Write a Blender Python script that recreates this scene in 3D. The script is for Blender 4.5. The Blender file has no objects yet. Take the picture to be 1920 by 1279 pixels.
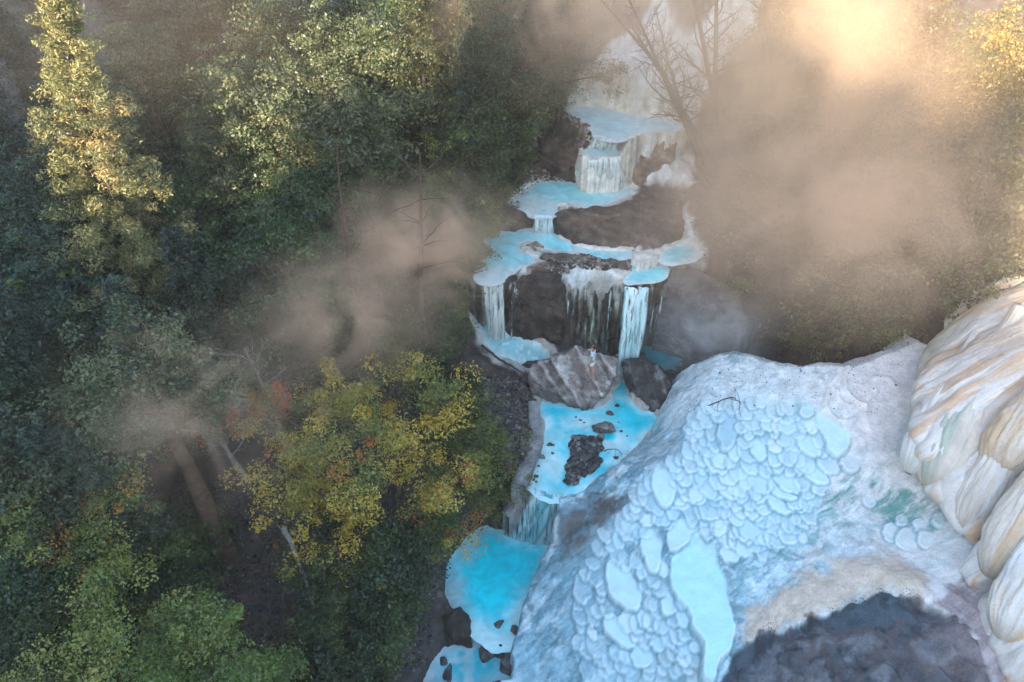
import bpy, bmesh, math, random
import numpy as np
from mathutils import Vector
from mathutils.bvhtree import BVHTree
R = math.radians
SC = bpy.context.scene
COL = SC.collection

# ------------------------------------------------------------------ camera, sky, sun, exposure
CAM = np.array([0.0, 0.0, 23.0]); PITCH = 40.0; FPX = 1450.0
cp, sp = math.cos(R(PITCH)), math.sin(R(PITCH))
cd = bpy.data.cameras.new('camera'); cam = bpy.data.objects.new('camera', cd); COL.objects.link(cam)
cam.location = CAM; cam.rotation_euler = (R(90-PITCH), 0, 0)
cd.sensor_width = 36; cd.lens = FPX/1920*36; cd.clip_start = 0.1; cd.clip_end = 600
SC.camera = cam

SUN_AZ = 30.0      # the light travels towards +y and a little +x
SUN_EL = 18.0
w = bpy.data.worlds.new('World'); SC.world = w; w.use_nodes = True
nt = w.node_tree; bg = nt.nodes['Background']
sky = nt.nodes.new('ShaderNodeTexSky'); sky.sky_type = 'NISHITA'; sky.sun_disc = False
sky.sun_elevation = R(SUN_EL); sky.sun_rotation = R(180+SUN_AZ); sky.air_density = 1.2; sky.dust_density = 0.8; sky.ozone_density = 1.1
nt.links.new(sky.outputs[0], bg.inputs[0]); bg.inputs[1].default_value = 0.15
sd = bpy.data.lights.new('sun', 'SUN'); sd.energy = 3.9; sd.angle = R(1.2); sd.color = (1.0, 0.82, 0.60)
sun = bpy.data.objects.new('sun', sd); COL.objects.link(sun)
sdir = Vector((math.sin(R(SUN_AZ))*math.cos(R(SUN_EL)), math.cos(R(SUN_AZ))*math.cos(R(SUN_EL)), -math.sin(R(SUN_EL))))
sun.rotation_euler = sdir.to_track_quat('-Z', 'Y').to_euler(); sun.location = (-30, -50, 50)
SC.view_settings.view_transform = 'Standard'; SC.view_settings.look = 'None'; SC.view_settings.gamma = 1
SC.view_settings.exposure = 2.3
SC.render.engine = 'CYCLES'
cy = SC.cycles
cy.use_denoising = True; cy.max_bounces = 6; cy.diffuse_bounces = 3; cy.transparent_max_bounces = 8
cy.transmission_bounces = 2; cy.glossy_bounces = 2; cy.volume_bounces = 2; cy.volume_step_rate = 2.0; cy.volume_max_steps = 64
cy.use_adaptive_sampling = True; cy.adaptive_threshold = 0.02

# ------------------------------------------------------------------ numeric helpers
def ray(u, v):
    a, b = (u-960.0), (639.5-v)
    d = np.array([a, FPX*cp + b*sp, -FPX*sp + b*cp]); return d/np.linalg.norm(d)
def P(u, v, z):
    d = ray(u, v); t = (z-CAM[2])/d[2]; return CAM + d*t
def PZ(pts, z): return np.array([P(u, v, z)[:2] for u, v in pts])

def _h(ix, iy, iz, seed):
    h = (ix.astype(np.int64)*374761393 + iy.astype(np.int64)*668265263 + iz.astype(np.int64)*2147483647 + seed*1274126177) & 0xffffffff
    h = ((h ^ (h >> 13))*1274126177) & 0xffffffff
    h = ((h ^ (h >> 15))*2246822519) & 0xffffffff
    return ((h ^ (h >> 16)) & 0xffffff)/float(0xffffff)
def vn2(x, y, seed=0):
    ix, iy = np.floor(x), np.floor(y); fx, fy = x-ix, y-iy
    fx = fx*fx*fx*(fx*(fx*6-15)+10); fy = fy*fy*fy*(fy*(fy*6-15)+10); z = np.zeros_like(ix)
    a, b, c, d = _h(ix, iy, z, seed), _h(ix+1, iy, z, seed), _h(ix, iy+1, z, seed), _h(ix+1, iy+1, z, seed)
    return (a*(1-fx)+b*fx)*(1-fy) + (c*(1-fx)+d*fx)*fy
def vn3(x, y, z, seed=0):
    ix, iy, iz = np.floor(x), np.floor(y), np.floor(z); fx, fy, fz = x-ix, y-iy, z-iz
    fx, fy, fz = [f*f*(3-2*f) for f in (fx, fy, fz)]
    def L(k):
        a, b, c, d = _h(ix, iy, iz+k, seed), _h(ix+1, iy, iz+k, seed), _h(ix, iy+1, iz+k, seed), _h(ix+1, iy+1, iz+k, seed)
        return (a*(1-fx)+b*fx)*(1-fy) + (c*(1-fx)+d*fx)*fy
    return L(0)*(1-fz) + L(1)*fz
def fbm2(x, y, s=1.0, o=4, seed=0, g=0.5):      # about -1..1
    t = 0; a = 1.0; n = 0
    for i in range(o):
        c, sn = math.cos(i*1.1), math.sin(i*1.1)
        t = t + a*(vn2((x*c-y*sn)*s+i*17.3, (x*sn+y*c)*s-i*9.1, seed+i)*2-1); n += a; a *= g; s *= 2.03
    return t/n*1.5
def fbm3(p, s=1.0, o=4, seed=0, g=0.5):
    t = 0; a = 1.0; n = 0
    for i in range(o):
        t = t + a*(vn3(p[:, 0]*s+i*7.7, p[:, 1]*s-i*3.1, p[:, 2]*s+i*5.3, seed+i)*2-1); n += a; a *= g; s *= 2.03
    return t/n*1.5
def ridge2(x, y, s, o=4, seed=0):
    t = 0; a = 1.0; n = 0
    for i in range(o):
        t = t + a*(1-np.abs(vn2(x*s+i*13, y*s-i*7, seed+i)*2-1)); n += a; a *= 0.5; s *= 2.1
    return t/n
def ss(x, a=0.0, b=1.0):
    t = np.clip((x-a)/(b-a), 0, 1); return t*t*(3-2*t)
def sdf(poly, x, y):            # signed distance, positive inside
    n = len(poly); d = np.full(x.shape, 1e9); ins = np.zeros(x.shape, bool)
    for i in range(n):
        ax, ay = poly[i]; bx, by = poly[(i+1) % n]
        ex, ey = bx-ax, by-ay; L2 = ex*ex+ey*ey+1e-12
        t = np.clip(((x-ax)*ex+(y-ay)*ey)/L2, 0, 1)
        d = np.minimum(d, (x-ax-t*ex)**2+(y-ay-t*ey)**2)
        if ay != by:
            c = ((ay > y) != (by > y)) & (x < (bx-ax)*(y-ay)/(by-ay)+ax); ins ^= c
    d = np.sqrt(d); return np.where(ins, d, -d)
class RBF:
    def __init__(s, c, lam=0.02):
        c = np.array(c, float); s.p = c[:, :2]; n = len(c)
        K = s.k(s.p, s.p) + np.eye(n)*lam
        A = np.zeros((n+3, n+3)); A[:n, :n] = K; A[:n, n] = 1; A[:n, n+1:] = s.p; A[n, :n] = 1; A[n+1:, :n] = s.p.T
        b = np.zeros(n+3); b[:n] = c[:, 2]; s.w = np.linalg.solve(A, b)
    def k(s, a, b):
        d2 = ((a[:, None, :]-b[None])**2).sum(-1); return np.sqrt(d2+1.5)      # multiquadric: no wild overshoot
    def __call__(s, x, y):
        q = np.stack([np.ravel(x), np.ravel(y)], 1); out = np.empty(len(q))
        for i in range(0, len(q), 40000):
            c = q[i:i+40000]; out[i:i+40000] = s.k(c, s.p)@s.w[:-3] + s.w[-3] + c@s.w[-2:]
        return out.reshape(np.shape(x))
def ctl(L): return [(*P(u, v, z)[:2], z) for u, v, z in L]
def hit(f, u, v, h=0.0):        # where the ray through a point of the photo meets the surface f raised by h
    d = ray(u, v); t = np.linspace(6, 95, 1400); x, y, z = CAM[0]+d[0]*t, CAM[1]+d[1]*t, CAM[2]+d[2]*t
    g = f(x, y)+h; k = np.nonzero(z < g)[0]; k = k[0] if len(k) else -1
    return np.array([x[k], y[k], g[k]-h])

# ------------------------------------------------------------------ object helpers
def link(o, parent=None):
    COL.objects.link(o)
    if parent is not None: o.parent = parent
    return o
def tag(o, label=None, cat=None, group=None, kind=None):
    if label: o['label'] = label
    if cat: o['category'] = cat
    if group: o['group'] = group
    if kind: o['kind'] = kind
    return o
def mesh(name, V, F, mat=None, parent=None, col=None, smooth=True, loc=None):
    V = np.asarray(V, dtype=np.float32); F = np.asarray(F, dtype=np.int32)
    me = bpy.data.meshes.new(name); k = F.shape[1]
    me.vertices.add(len(V)); me.vertices.foreach_set('co', V.ravel())
    me.loops.add(F.size); me.loops.foreach_set('vertex_index', F.ravel())
    me.polygons.add(len(F)); me.polygons.foreach_set('loop_start', np.arange(0, F.size, k, dtype=np.int32))
    me.polygons.foreach_set('loop_total', np.full(len(F), k, np.int32))
    me.update(calc_edges=True)
    if smooth: me.polygons.foreach_set('use_smooth', np.ones(len(F), bool))
    if col is not None:
        a = me.color_attributes.new('Col', 'FLOAT_COLOR', 'POINT')
        c = np.ones((len(V), 4), np.float32); c[:, :col.shape[1]] = np.clip(col, 0, 1); a.data.foreach_set('color', c.ravel())
    if mat: me.materials.append(mat)
    o = bpy.data.objects.new(name, me); link(o, parent)
    if loc is not None: o.location = loc
    return o
def empty(name, loc=(0, 0, 0), rz=0):
    o = bpy.data.objects.new(name, None); link(o); o.location = loc; o.rotation_euler = (0, 0, rz); return o
def gridfaces(nu, nv, closeu=False):
    i = np.arange(nu-(0 if closeu else 1))[:, None]; j = np.arange(nv-1)[None]
    a = i*nv+j; b = ((i+1) % nu)*nv+j
    return np.stack([a, b, b+1, a+1], -1).reshape(-1, 4)
def copy_tree(o, parent=None):
    c = o.copy(); COL.objects.link(c); c.parent = parent
    for ch in o.children: copy_tree(ch, c)
    return c

# ------------------------------------------------------------------ materials
def nodes(name):
    m = bpy.data.materials.new(name); m.use_nodes = True; t = m.node_tree; t.nodes.clear()
    out = t.nodes.new('ShaderNodeOutputMaterial'); return m, t, out
def N(t, kind, **kw):
    n = t.nodes.new(kind)
    for k, v in kw.items():
        if k in n.inputs.keys(): n.inputs[k].default_value = v
        else: setattr(n, k, v)
    return n
def noise(t, vec, scale, detail=4, rough=0.55, dist=0.0):
    n = N(t, 'ShaderNodeTexNoise', Scale=scale, Detail=detail, Roughness=rough, Distortion=dist); t.links.new(vec, n.inputs['Vector']); return n.outputs['Fac']
def ramp(t, fac, lo, hi, a=0.0, b=1.0):
    n = N(t, 'ShaderNodeMapRange'); n.inputs['From Min'].default_value = lo; n.inputs['From Max'].default_value = hi
    n.inputs['To Min'].default_value = a; n.inputs['To Max'].default_value = b; t.links.new(fac, n.inputs['Value']); return n.outputs[0]
def mul(t, a, b, op='MULTIPLY'):
    n = t.nodes.new('ShaderNodeMath'); n.operation = op
    for i, q in enumerate((a, b)):
        if isinstance(q, (int, float)): n.inputs[i].default_value = q
        else: t.links.new(q, n.inputs[i])
    return n.outputs[0]
def surf(name, col=None, rough=0.8, spec=0.3, s1=3.0, s2=18.0, var=0.35, bump=0.5, bdist=0.05, bscale=9.0, speck=None, speck_scale=30, sss=0.0):
    """rock, soil, mineral: vertex or plain colour broken up by two noises, with a real bump"""
    m, t, out = nodes(name); L = t.links
    tc = N(t, 'ShaderNodeTexCoord'); ob = tc.outputs['Object']
    if col is None:
        a = N(t, 'ShaderNodeVertexColor', layer_name='Col'); c0 = a.outputs['Color']; al = a.outputs['Alpha']
    else:
        al = None
        a = N(t, 'ShaderNodeRGB'); a.outputs[0].default_value = (*col, 1); c0 = a.outputs[0]
    f = mul(t, ramp(t, noise(t, ob, s1, 5), 0.3, 0.7, -var, var), ramp(t, noise(t, ob, s2, 4, 0.65), 0.3, 0.7, -var*0.8, var*0.8), 'ADD')
    if al: f = mul(t, f, al)
    f = mul(t, f, 1.0, 'ADD')
    mx = N(t, 'ShaderNodeVectorMath', operation='SCALE'); L.new(c0, mx.inputs[0]); L.new(f, mx.inputs['Scale']); c = mx.outputs[0]
    if speck:
        sf = ramp(t, noise(t, ob, speck_scale, 2, 0.6), 0.66, 0.72)
        mm = N(t, 'ShaderNodeMix', data_type='RGBA'); L.new(sf, mm.inputs[0]); L.new(c, mm.inputs[6]); mm.inputs[7].default_value = (*speck, 1); c = mm.outputs[2]
    b = N(t, 'ShaderNodeBsdfPrincipled'); L.new(c, b.inputs['Base Color']); b.inputs['Roughness'].default_value = rough
    b.inputs['Specular IOR Level'].default_value = spec
    if sss: b.inputs['Subsurface Weight'].default_value = sss; b.inputs['Subsurface Scale'].default_value = 0.1
    bp = N(t, 'ShaderNodeBump'); bp.inputs['Strength'].default_value = bump; bp.inputs['Distance'].default_value = bdist
    if al: L.new(mul(t, al, bump), bp.inputs['Strength'])
    L.new(mul(t, noise(t, ob, bscale, 6, 0.62), 1.0), bp.inputs['Height']); L.new(bp.outputs[0], b.inputs['Normal'])
    L.new(b.outputs[0], out.inputs[0]); return m
def leafmat(name, trans=0.35):
    m, t, out = nodes(name); L = t.links
    a = N(t, 'ShaderNodeVertexColor', layer_name='Col'); oi = N(t, 'ShaderNodeObjectInfo')
    hs = N(t, 'ShaderNodeHueSaturation'); L.new(a.outputs[0], hs.inputs['Color'])
    L.new(ramp(t, oi.outputs['Random'], 0, 1, 0.485, 0.515), hs.inputs['Hue'])
    L.new(ramp(t, mul(t, mul(t, oi.outputs['Random'], 7.31), 1.0, 'FRACT'), 0, 1, 0.55, 1.35), hs.inputs['Value'])
    d = N(t, 'ShaderNodeBsdfDiffuse'); tr = N(t, 'ShaderNodeBsdfTranslucent'); g = N(t, 'ShaderNodeBsdfGlossy', Roughness=0.45)
    L.new(hs.outputs[0], d.inputs[0]); L.new(hs.outputs[0], tr.inputs[0]); g.inputs[0].default_value = (0.7, 0.75, 0.8, 1)
    mx = N(t, 'ShaderNodeMixShader'); mx.inputs[0].default_value = trans; L.new(d.outputs[0], mx.inputs[1]); L.new(tr.outputs[0], mx.inputs[2])
    m2 = N(t, 'ShaderNodeMixShader'); m2.inputs[0].default_value = 0.05; L.new(mx.outputs[0], m2.inputs[1]); L.new(g.outputs[0], m2.inputs[2])
    L.new(m2.outputs[0], out.inputs[0]); return m
def watermat(name, rough=0.25, bscale=2.5, bump=0.12, foam=0.0):
    m, t, out = nodes(name); L = t.links
    ob = N(t, 'ShaderNodeTexCoord').outputs['Object']; a = N(t, 'ShaderNodeVertexColor', layer_name='Col')
    f = ramp(t, noise(t, ob, 1.3, 5, 0.6, 1.2), 0.3, 0.7, 0.78, 1.14)
    mx = N(t, 'ShaderNodeVectorMath', operation='SCALE'); L.new(a.outputs[0], mx.inputs[0]); L.new(f, mx.inputs['Scale'])
    b = N(t, 'ShaderNodeBsdfPrincipled'); L.new(mx.outputs[0], b.inputs['Base Color']); b.inputs['Roughness'].default_value = rough
    b.inputs['Specular IOR Level'].default_value = 0.25
    bp = N(t, 'ShaderNodeBump'); bp.inputs['Strength'].default_value = bump; bp.inputs['Distance'].default_value = 0.03
    L.new(noise(t, ob, bscale, 5, 0.6), bp.inputs['Height']); L.new(bp.outputs[0], b.inputs['Normal'])
    L.new(b.outputs[0], out.inputs[0]); return m
def fallmat(name, cover=0.5):
    """falling water: opaque white threads with gaps between them (stretched along the fall, object coordinates)"""
    m, t, out = nodes(name); L = t.links
    a = N(t, 'ShaderNodeVertexColor', layer_name='Col')
    ob = N(t, 'ShaderNodeTexCoord').outputs['Object']; mp = N(t, 'ShaderNodeMapping'); mp.inputs['Scale'].default_value = (8, 3, 0.55); L.new(ob, mp.inputs[0])
    n = noise(t, mp.outputs[0], 1.0, 5, 0.65); al = ramp(t, n, 0.60-cover*0.35, 0.75-cover*0.35)
    sep = N(t, 'ShaderNodeAttribute', attribute_name='Fade'); al = mul(t, al, sep.outputs['Fac'])
    b = N(t, 'ShaderNodeBsdfPrincipled'); L.new(a.outputs[0], b.inputs['Base Color']); b.inputs['Roughness'].default_value = 0.4
    tr = N(t, 'ShaderNodeBsdfTransparent'); mx = N(t, 'ShaderNodeMixShader'); L.new(al, mx.inputs[0]); L.new(tr.outputs[0], mx.inputs[1]); L.new(b.outputs[0], mx.inputs[2])
    L.new(mx.outputs[0], out.inputs[0]); return m

M_ground = surf('ground_mineral', None, 0.75, 0.3, 2.2, 17, 0.30, 0.7, 0.06, 8)
M_cliff = surf('wet_cliff', None, 0.55, 0.5, 2.5, 14, 0.45, 1.0, 0.22, 5)
M_rock = surf('boulder_stone', None, 0.7, 0.35, 2.6, 16, 0.45, 1.0, 0.14, 7)
M_trav = surf('draped_travertine', None, 0.55, 0.4, 1.5, 20, 0.12, 0.7, 0.03, 22)
M_bark = surf('bark', (0.085, 0.065, 0.05), 0.9, 0.2, 4, 25, 0.45, 0.8, 0.03, 18)
M_palebark = surf('pale_bark', (0.30, 0.27, 0.25), 0.9, 0.2, 4, 25, 0.35, 0.6, 0.02, 18)
M_mistbark = surf('brown_bark', (0.10, 0.062, 0.042), 0.9, 0.2, 4, 25, 0.35, 0.6, 0.02, 18)
M_conc = surf('old_concrete', (0.23, 0.24, 0.24), 0.85, 0.2, 1.5, 14, 0.45, 0.6, 0.03, 9)
M_leaf = leafmat('leaves'); M_needle = leafmat('needles', 0.2)
M_water = watermat('milky_water'); M_foam = watermat('churned_water', 0.5, 7, 0.6)
M_fall = fallmat('falling_water', 0.68); M_thin = fallmat('thin_falling_water', 0.15)

# ------------------------------------------------------------------ the lie of the land
ZA, ZB, ZC, ZD, ZE, ZF, ZG, ZI, ZH = 5.3, 4.4, 4.2, 4.55, 0.0, -2.9, 0.55, -3.35, 0.25
fL = RBF(ctl([(1100,750,.1),(1010,800,.1),(985,900,.05),(1200,790,.1),(1150,870,.0),(1060,900,0.),(930,640,1.5),(1000,690,.5),(1200,650,.3),(1330,630,.5),
    (960,760,1.0),(900,700,1.6),(850,640,2.3),(800,560,2.5),(700,520,3),(620,560,3),(800,800,1.0),(900,900,0.2),(930,960,-.6),(850,960,-.8),(650,700,2.),
    (500,600,3),(600,850,.8),(400,750,2),(420,1030,-.5),(600,1000,-.5),(750,1100,-1.6),(700,1250,-2.2),(790,1279,-2.6),(500,1200,-1.5),(200,1000,0),
    (200,1250,-1),(0,1000,1),(0,1279,0),(0,700,2.5),(300,500,4),(0,400,5),(500,420,4.5),(700,400,4.5),(300,250,6.5),(0,100,9),(600,100,8),(300,0,11),
    (870,450,4.8),(860,540,3.6),(880,300,6.0),(900,100,9)]) + [(-50,20,10),(-50,60,26),(0,80,26),(40,70,28),(-20,60,19),(10,55,16),(-30,0,0),(0,0,-3),(-10,-10,-2),(12,0,-3),(8,10,-3)])
fU = RBF(ctl([(900,440,4.4),(900,530,4.2),(1000,460,4.4),(1100,480,4.4),(1200,500,4.25),(1290,470,4.6),(1000,520,4.2),(1100,520,4.2),(1230,540,4.15),(1350,545,3.9),
    (1400,570,3.4),(960,375,5.35),(1080,360,5.3),(1180,355,5.4),(1130,300,6.7),(1150,260,7.2),(1180,230,7.6),(1100,210,7.8),(1150,125,9.6),(1280,50,11),
    (1280,0,12),(1100,0,11),(1400,0,13),(1250,300,6.4),(1300,340,5.9),(1280,400,5.2),(1350,250,7.5),(1400,300,7),(1400,450,5.3),(1500,550,4.2),(1600,500,5.2),
    (1700,400,6.8),(1800,300,8.5),(1900,300,9),(1900,450,6.6),(1650,200,9.5),(1900,100,12),(1600,50,12),(950,250,6.8),(950,330,5.8),(900,380,5.2),(860,480,4.5),
    (880,150,9),(900,50,10.5),(800,300,6.2),(1600,600,4.4),(1400,620,3.2)]) + [(30,30,14),(40,45,24),(0,80,26),(10,55,17),(40,70,30),(25,18,9),(30,10,10)])
fM = RBF(ctl([(1262,705,2.2),(1310,650,2.6),(1400,645,3.),(1530,665,3.4),(1650,640,3.8),(1750,560,4.6),(1400,750,2.4),(1260,800,1.6),(1600,750,3.),(1400,850,1.9),
    (1200,880,1.1),(1550,900,1.8),(1650,900,2.),(1300,950,1.),(1150,950,.4),(1100,1000,-.2),(1060,1100,-1.1),(1000,1200,-2.1),(1200,1100,-.2),(1300,1100,.3),
    (1300,1279,-.8),(1100,1279,-1.8),(980,1279,-2.7),(1450,1000,1.2),(1600,1050,1.5),(1700,950,1.8),(1750,1050,1.9),(1450,1180,.6),(1600,1130,1.3),(1600,1250,1.),
    (1400,1279,-.2),(1800,1000,2.2),(1850,1150,2.3),(1920,1000,2.6),(1920,1279,1.8)]) + [(24,22,6),(24,12,3),(14,5,0),(5,5,-3),(24,5,3)])
# cliff front (world x -> y)
CX = np.array([-4, -3, -1.9, -1.0, 0.0, 1.0, 2.3, 3.5, 5.0, 6.0, 8.0, 10.0, 11.5, 14.0])
CY = np.array([28.2, 27.3, 26.5, 26.4, 26.2, 26.1, 25.95, 26.15, 26.2, 26.5, 26.5, 26.2, 26.4, 27.4])
def cfront(x): return np.interp(x, CX, CY) + 0.18*np.sin(x*2.1+1)+0.1*np.sin(x*5.3)
polyU = np.array([(x, cfront(np.array([x]))[0]+0.35) for x in np.linspace(-2.4, 12, 40)] + [(16, 25.3), (20, 22.5), (26, 18), (32, 12), (60, 0), (60, 90), (-2, 90), (-6, 50), (-5, 36), (-3.5, 31), (-2.8, 28.6)])
mo = [P(1262,700,.4), P(1240,775,0), P(1215,822,0), P(1170,865,0), P(1112,912,0), P(1040,965,-1.2), P(1036,1045,ZF), P(1000,1105,ZF), P(982,1140,ZF), P(965,1200,ZF), P(950,1240,ZI), P(935,1290,ZI)]
polyM = np.array([p[:2] for p in mo] + [(-1.5, 6), (-1, -6), (60, -6), (60, 6), (34, 12), (26, 18), (20, 21.2), (17.5, 23.2)] + [P(1700,565,4.3)[:2], P(1650,595,4.0)[:2], P(1560,628,3.6)[:2], P(1500,632,3.4)[:2], P(1440,618,3.1)[:2], P(1380,608,3.0)[:2], P(1320,628,2.4)[:2], P(1285,668,1.6)[:2]])

POOLS = {   # level, outline in the photo, shallow colour, deep colour, depth scale, label
 'A': (ZA, [(956,378),(985,350),(1020,336),(1075,338),(1110,352),(1155,350),(1197,350),(1180,368),(1140,385),(1112,394),(1090,390),(1055,380),(1034,386),(1040,408),(1000,408),(985,392)]),
 'B': (ZB, [(897,440),(930,425),(1000,427),(1038,428),(1060,452),(1100,466),(1150,470),(1192,470),(1196,482),(1160,489),(1120,490),(1090,476),(1045,474),(1020,471),(1008,459),(985,453),(978,470),(1010,484),(1000,492),(960,512),(940,533),(905,535),(890,520),(897,500),(905,470)]),
 'C': (ZC, [(1180,492),(1200,487),(1225,487),(1250,500),(1256,515),(1235,530),(1205,533),(1172,533),(1176,512)]),
 'D': (ZD, [(1228,484),(1250,464),(1288,450),(1310,463),(1308,484),(1282,490),(1256,497),(1240,490)]),
 'J': (7.6, [(1062,206),(1100,196),(1180,212),(1240,222),(1290,232),(1270,250),(1215,248),(1165,264),(1125,262),(1108,238),(1080,226)]),
 'K': (6.95, [(1092,282),(1100,268),(1150,266),(1166,276),(1165,292),(1140,296),(1105,297)]),
 'E': (ZE, [(1168,700),(1150,735),(1120,765),(1014,748),(1011,765),(1020,815),(1003,870),(986,908),(1010,925),(1040,938),(1085,932),(1112,908),(1140,885),(1170,862),(1215,820),(1238,790),(1230,770),(1200,768),(1180,745),(1180,715)]),
 'F': (ZF, [(905,985),(930,988),(960,1000),(1035,1010),(1040,1045),(1004,1100),(985,1135),(967,1195),(945,1222),(905,1205),(880,1170),(850,1150),(832,1120),(832,1080),(845,1040),(870,1010)]),
 'G': (ZG, [(888,600),(903,640),(930,666),(1000,698),(1020,690),(1040,668),(1025,650),(980,622),(940,603),(915,590)]),
 'H': (ZH, [(1150,650),(1170,672),(1250,700),(1290,668),(1345,632),(1300,612),(1200,636)]),
 'I': (ZI, [(905,1190),(950,1215),(958,1250),(945,1300),(790,1300),(800,1260),(825,1225),(850,1195),(875,1180)]),
}
def chaikin(q, n=2):
    q = np.asarray(q, float)
    for _ in range(n): q = np.stack([q*.75+np.roll(q, -1, 0)*.25, q*.25+np.roll(q, -1, 0)*.75], 1).reshape(-1, q.shape[1])
    return q
POLY = {k: chaikin(PZ(v[1], v[0]), 1) for k, v in POOLS.items()}
# the foaming slide under the left fall slopes down to the right
_g = [P(u, v, z) for u, v, z in [(890,598,2.0),(903,640,1.5),(930,666,1.1),(1000,698,.4),(1022,690,.5),(1040,668,.9),(1020,648,1.2),(975,618,1.7),(935,600,2.0),(912,592,2.1)]]
POLY['G'] = np.array([p[:2] for p in _g]); _G = np.array(_g); _gp = np.linalg.lstsq(np.c_[_G[:, :2], np.ones(len(_G))], _G[:, 2], rcond=None)[0]
def level(k, x, y): return _gp[0]*x+_gp[1]*y+_gp[2] if k == 'G' else POOLS[k][0]+0*x

def axis(*seg):
    o = []
    for a, b, s in seg: o.append(np.arange(a, b-1e-9, s))
    o.append([seg[-1][1]]); return np.concatenate(o)
gx = axis((-75,-30,1.0), (-30,-8,.25), (-8,-2.5,.11), (-2.5,2,.06), (2,14,.036), (14,20,.1), (20,32,.25), (32,75,1.))
gy = axis((-12,6,.5), (6,9,.15), (9,23,.036), (23,37,.06), (37,50,.15), (50,95,1.))
X, Y = np.meshgrid(gx, gy, indexing='ij')
def box_sdf(poly, pad):
    """distance only near the polygon (fast on the big grid); far away a plain negative"""
    x0, y0 = poly.min(0)-pad; x1, y1 = poly.max(0)+pad
    i0, i1 = np.searchsorted(gx, [x0, x1]); j0, j1 = np.searchsorted(gy, [y0, y1])
    sl = (slice(i0, i1), slice(j0, j1)); return sl, sdf(poly, X[sl], Y[sl])

wob = 0.22*fbm2(X, Y, 0.9, 4, 3)
zL = fL(X, Y); zU = fU(X, Y); zM = fM(X, Y)
mU = ss(sdf(polyU, X, Y)+0*wob, -0.12, 0.15)
sM = sdf(polyM, X, Y) + wob*0.6
mM = np.sqrt(np.clip(sM/1.7, 0, 1)); mM = mM*mM*(3-2*mM)*0.35 + mM*0.65
Z0 = zL*(1-mU)+zU*mU; Zb = Z0*(1-mM)+zM*mM
rough = 0.30*fbm2(X, Y, 0.35, 5, 11) + 0.10*fbm2(X, Y, 1.7, 4, 12)
smooth_m = np.clip(mM, 0, 1)
Z = Zb + rough*(1-smooth_m*0.80)
# rocky relief on the shelf and the upper valley
near = ss(X, -3, 0)*(1-ss(X, 10, 13))*mU*(1-mM)
Z += near*(0.22*(ridge2(X, Y, 0.9, 4, 21)-0.62)+0.10*fbm2(X, Y, 2.5, 4, 22))
# colours ----------------------------------------------------------
C = np.zeros(X.shape+(3,)); CA = np.ones(X.shape)
def put(c, m):
    global C
    C = C*(1-m[..., None]) + np.array(c)*m[..., None]
n1 = fbm2(X, Y, 0.6, 5, 31); n2 = fbm2(X, Y, 3.0, 4, 32); n3 = fbm2(X, Y, 9.0, 3, 33); n4 = fbm2(X, Y, 1.4, 5, 34)
C[:] = (0.055, 0.050, 0.050)
put((0.075, 0.058, 0.045), ss(n1, -.3, .5)); put((0.13, 0.11, 0.10), ss(n3, .62, .85)*0.8); put((0.20, 0.08, 0.03), ss(fbm2(X, Y, 11, 2, 35), .75, .95)*ss(n1, -.2, .3)*0.6)
put((0.15, 0.105, 0.075), near*0.9); put((0.24, 0.19, 0.15), near*ss(n2, 0., .6)*.7); put((0.07, 0.05, 0.04), near*ss(n4, 0.1, .5)*.6)
def region(px, f, soft=0.35, pad=0.6, nz=0.5):
    poly = np.array([hit(f, u, v)[:2] for u, v in px]); sl, s = box_sdf(poly, pad+soft)
    m = np.zeros(X.shape); m[sl] = ss(s + nz*(0.6*n4[sl]+0.4*n2[sl]), -soft, soft); return m
# pale crust along the stream
for px in ([(893,480),(1010,480),(1018,492),(960,520),(945,540),(895,540)], [(1060,503),(1180,505),(1180,550),(1110,560),(1065,525)],
           [(1085,345),(1082,310),(1110,290),(1095,240),(1062,215),(1090,200),(1230,215),(1290,235),(1240,250),(1160,265),(1165,290),(1190,300),(1190,345)],
           [(1265,395),(1285,390),(1320,440),(1335,480),(1300,500),(1290,460)], [(1180,300),(1300,280),(1310,345),(1240,350)],
           [(1100,190),(1110,120),(1200,60),(1230,0),(1420,0),(1420,60),(1330,150),(1300,230),(1240,200)]):
    mm = region(px, fU, 0.2, 0.6, 0.25)*mU
    put((0.64, 0.68, 0.68), mm); put((0.46, 0.40, 0.33), mm*ss(n2, .3, .8)*.45); put((0.36, .48, .50), mm*ss(n4, .3, .7)*.4)
for k in 'ABCDEGJK':
    sl, s = box_sdf(POLY[k], 1.2); m = np.zeros(X.shape); m[sl] = ss(s+0.16*n2[sl], -0.38, -0.10); m *= (1 if k != 'E' else ss(X, -0.2, 0.6))
    put((0.66, 0.68, 0.64), m*(0.9 if k in 'ABCDJK' else 0.6)); put((0.45, 0.36, 0.25), m*ss(n2, .1, .6)*.45)
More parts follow.
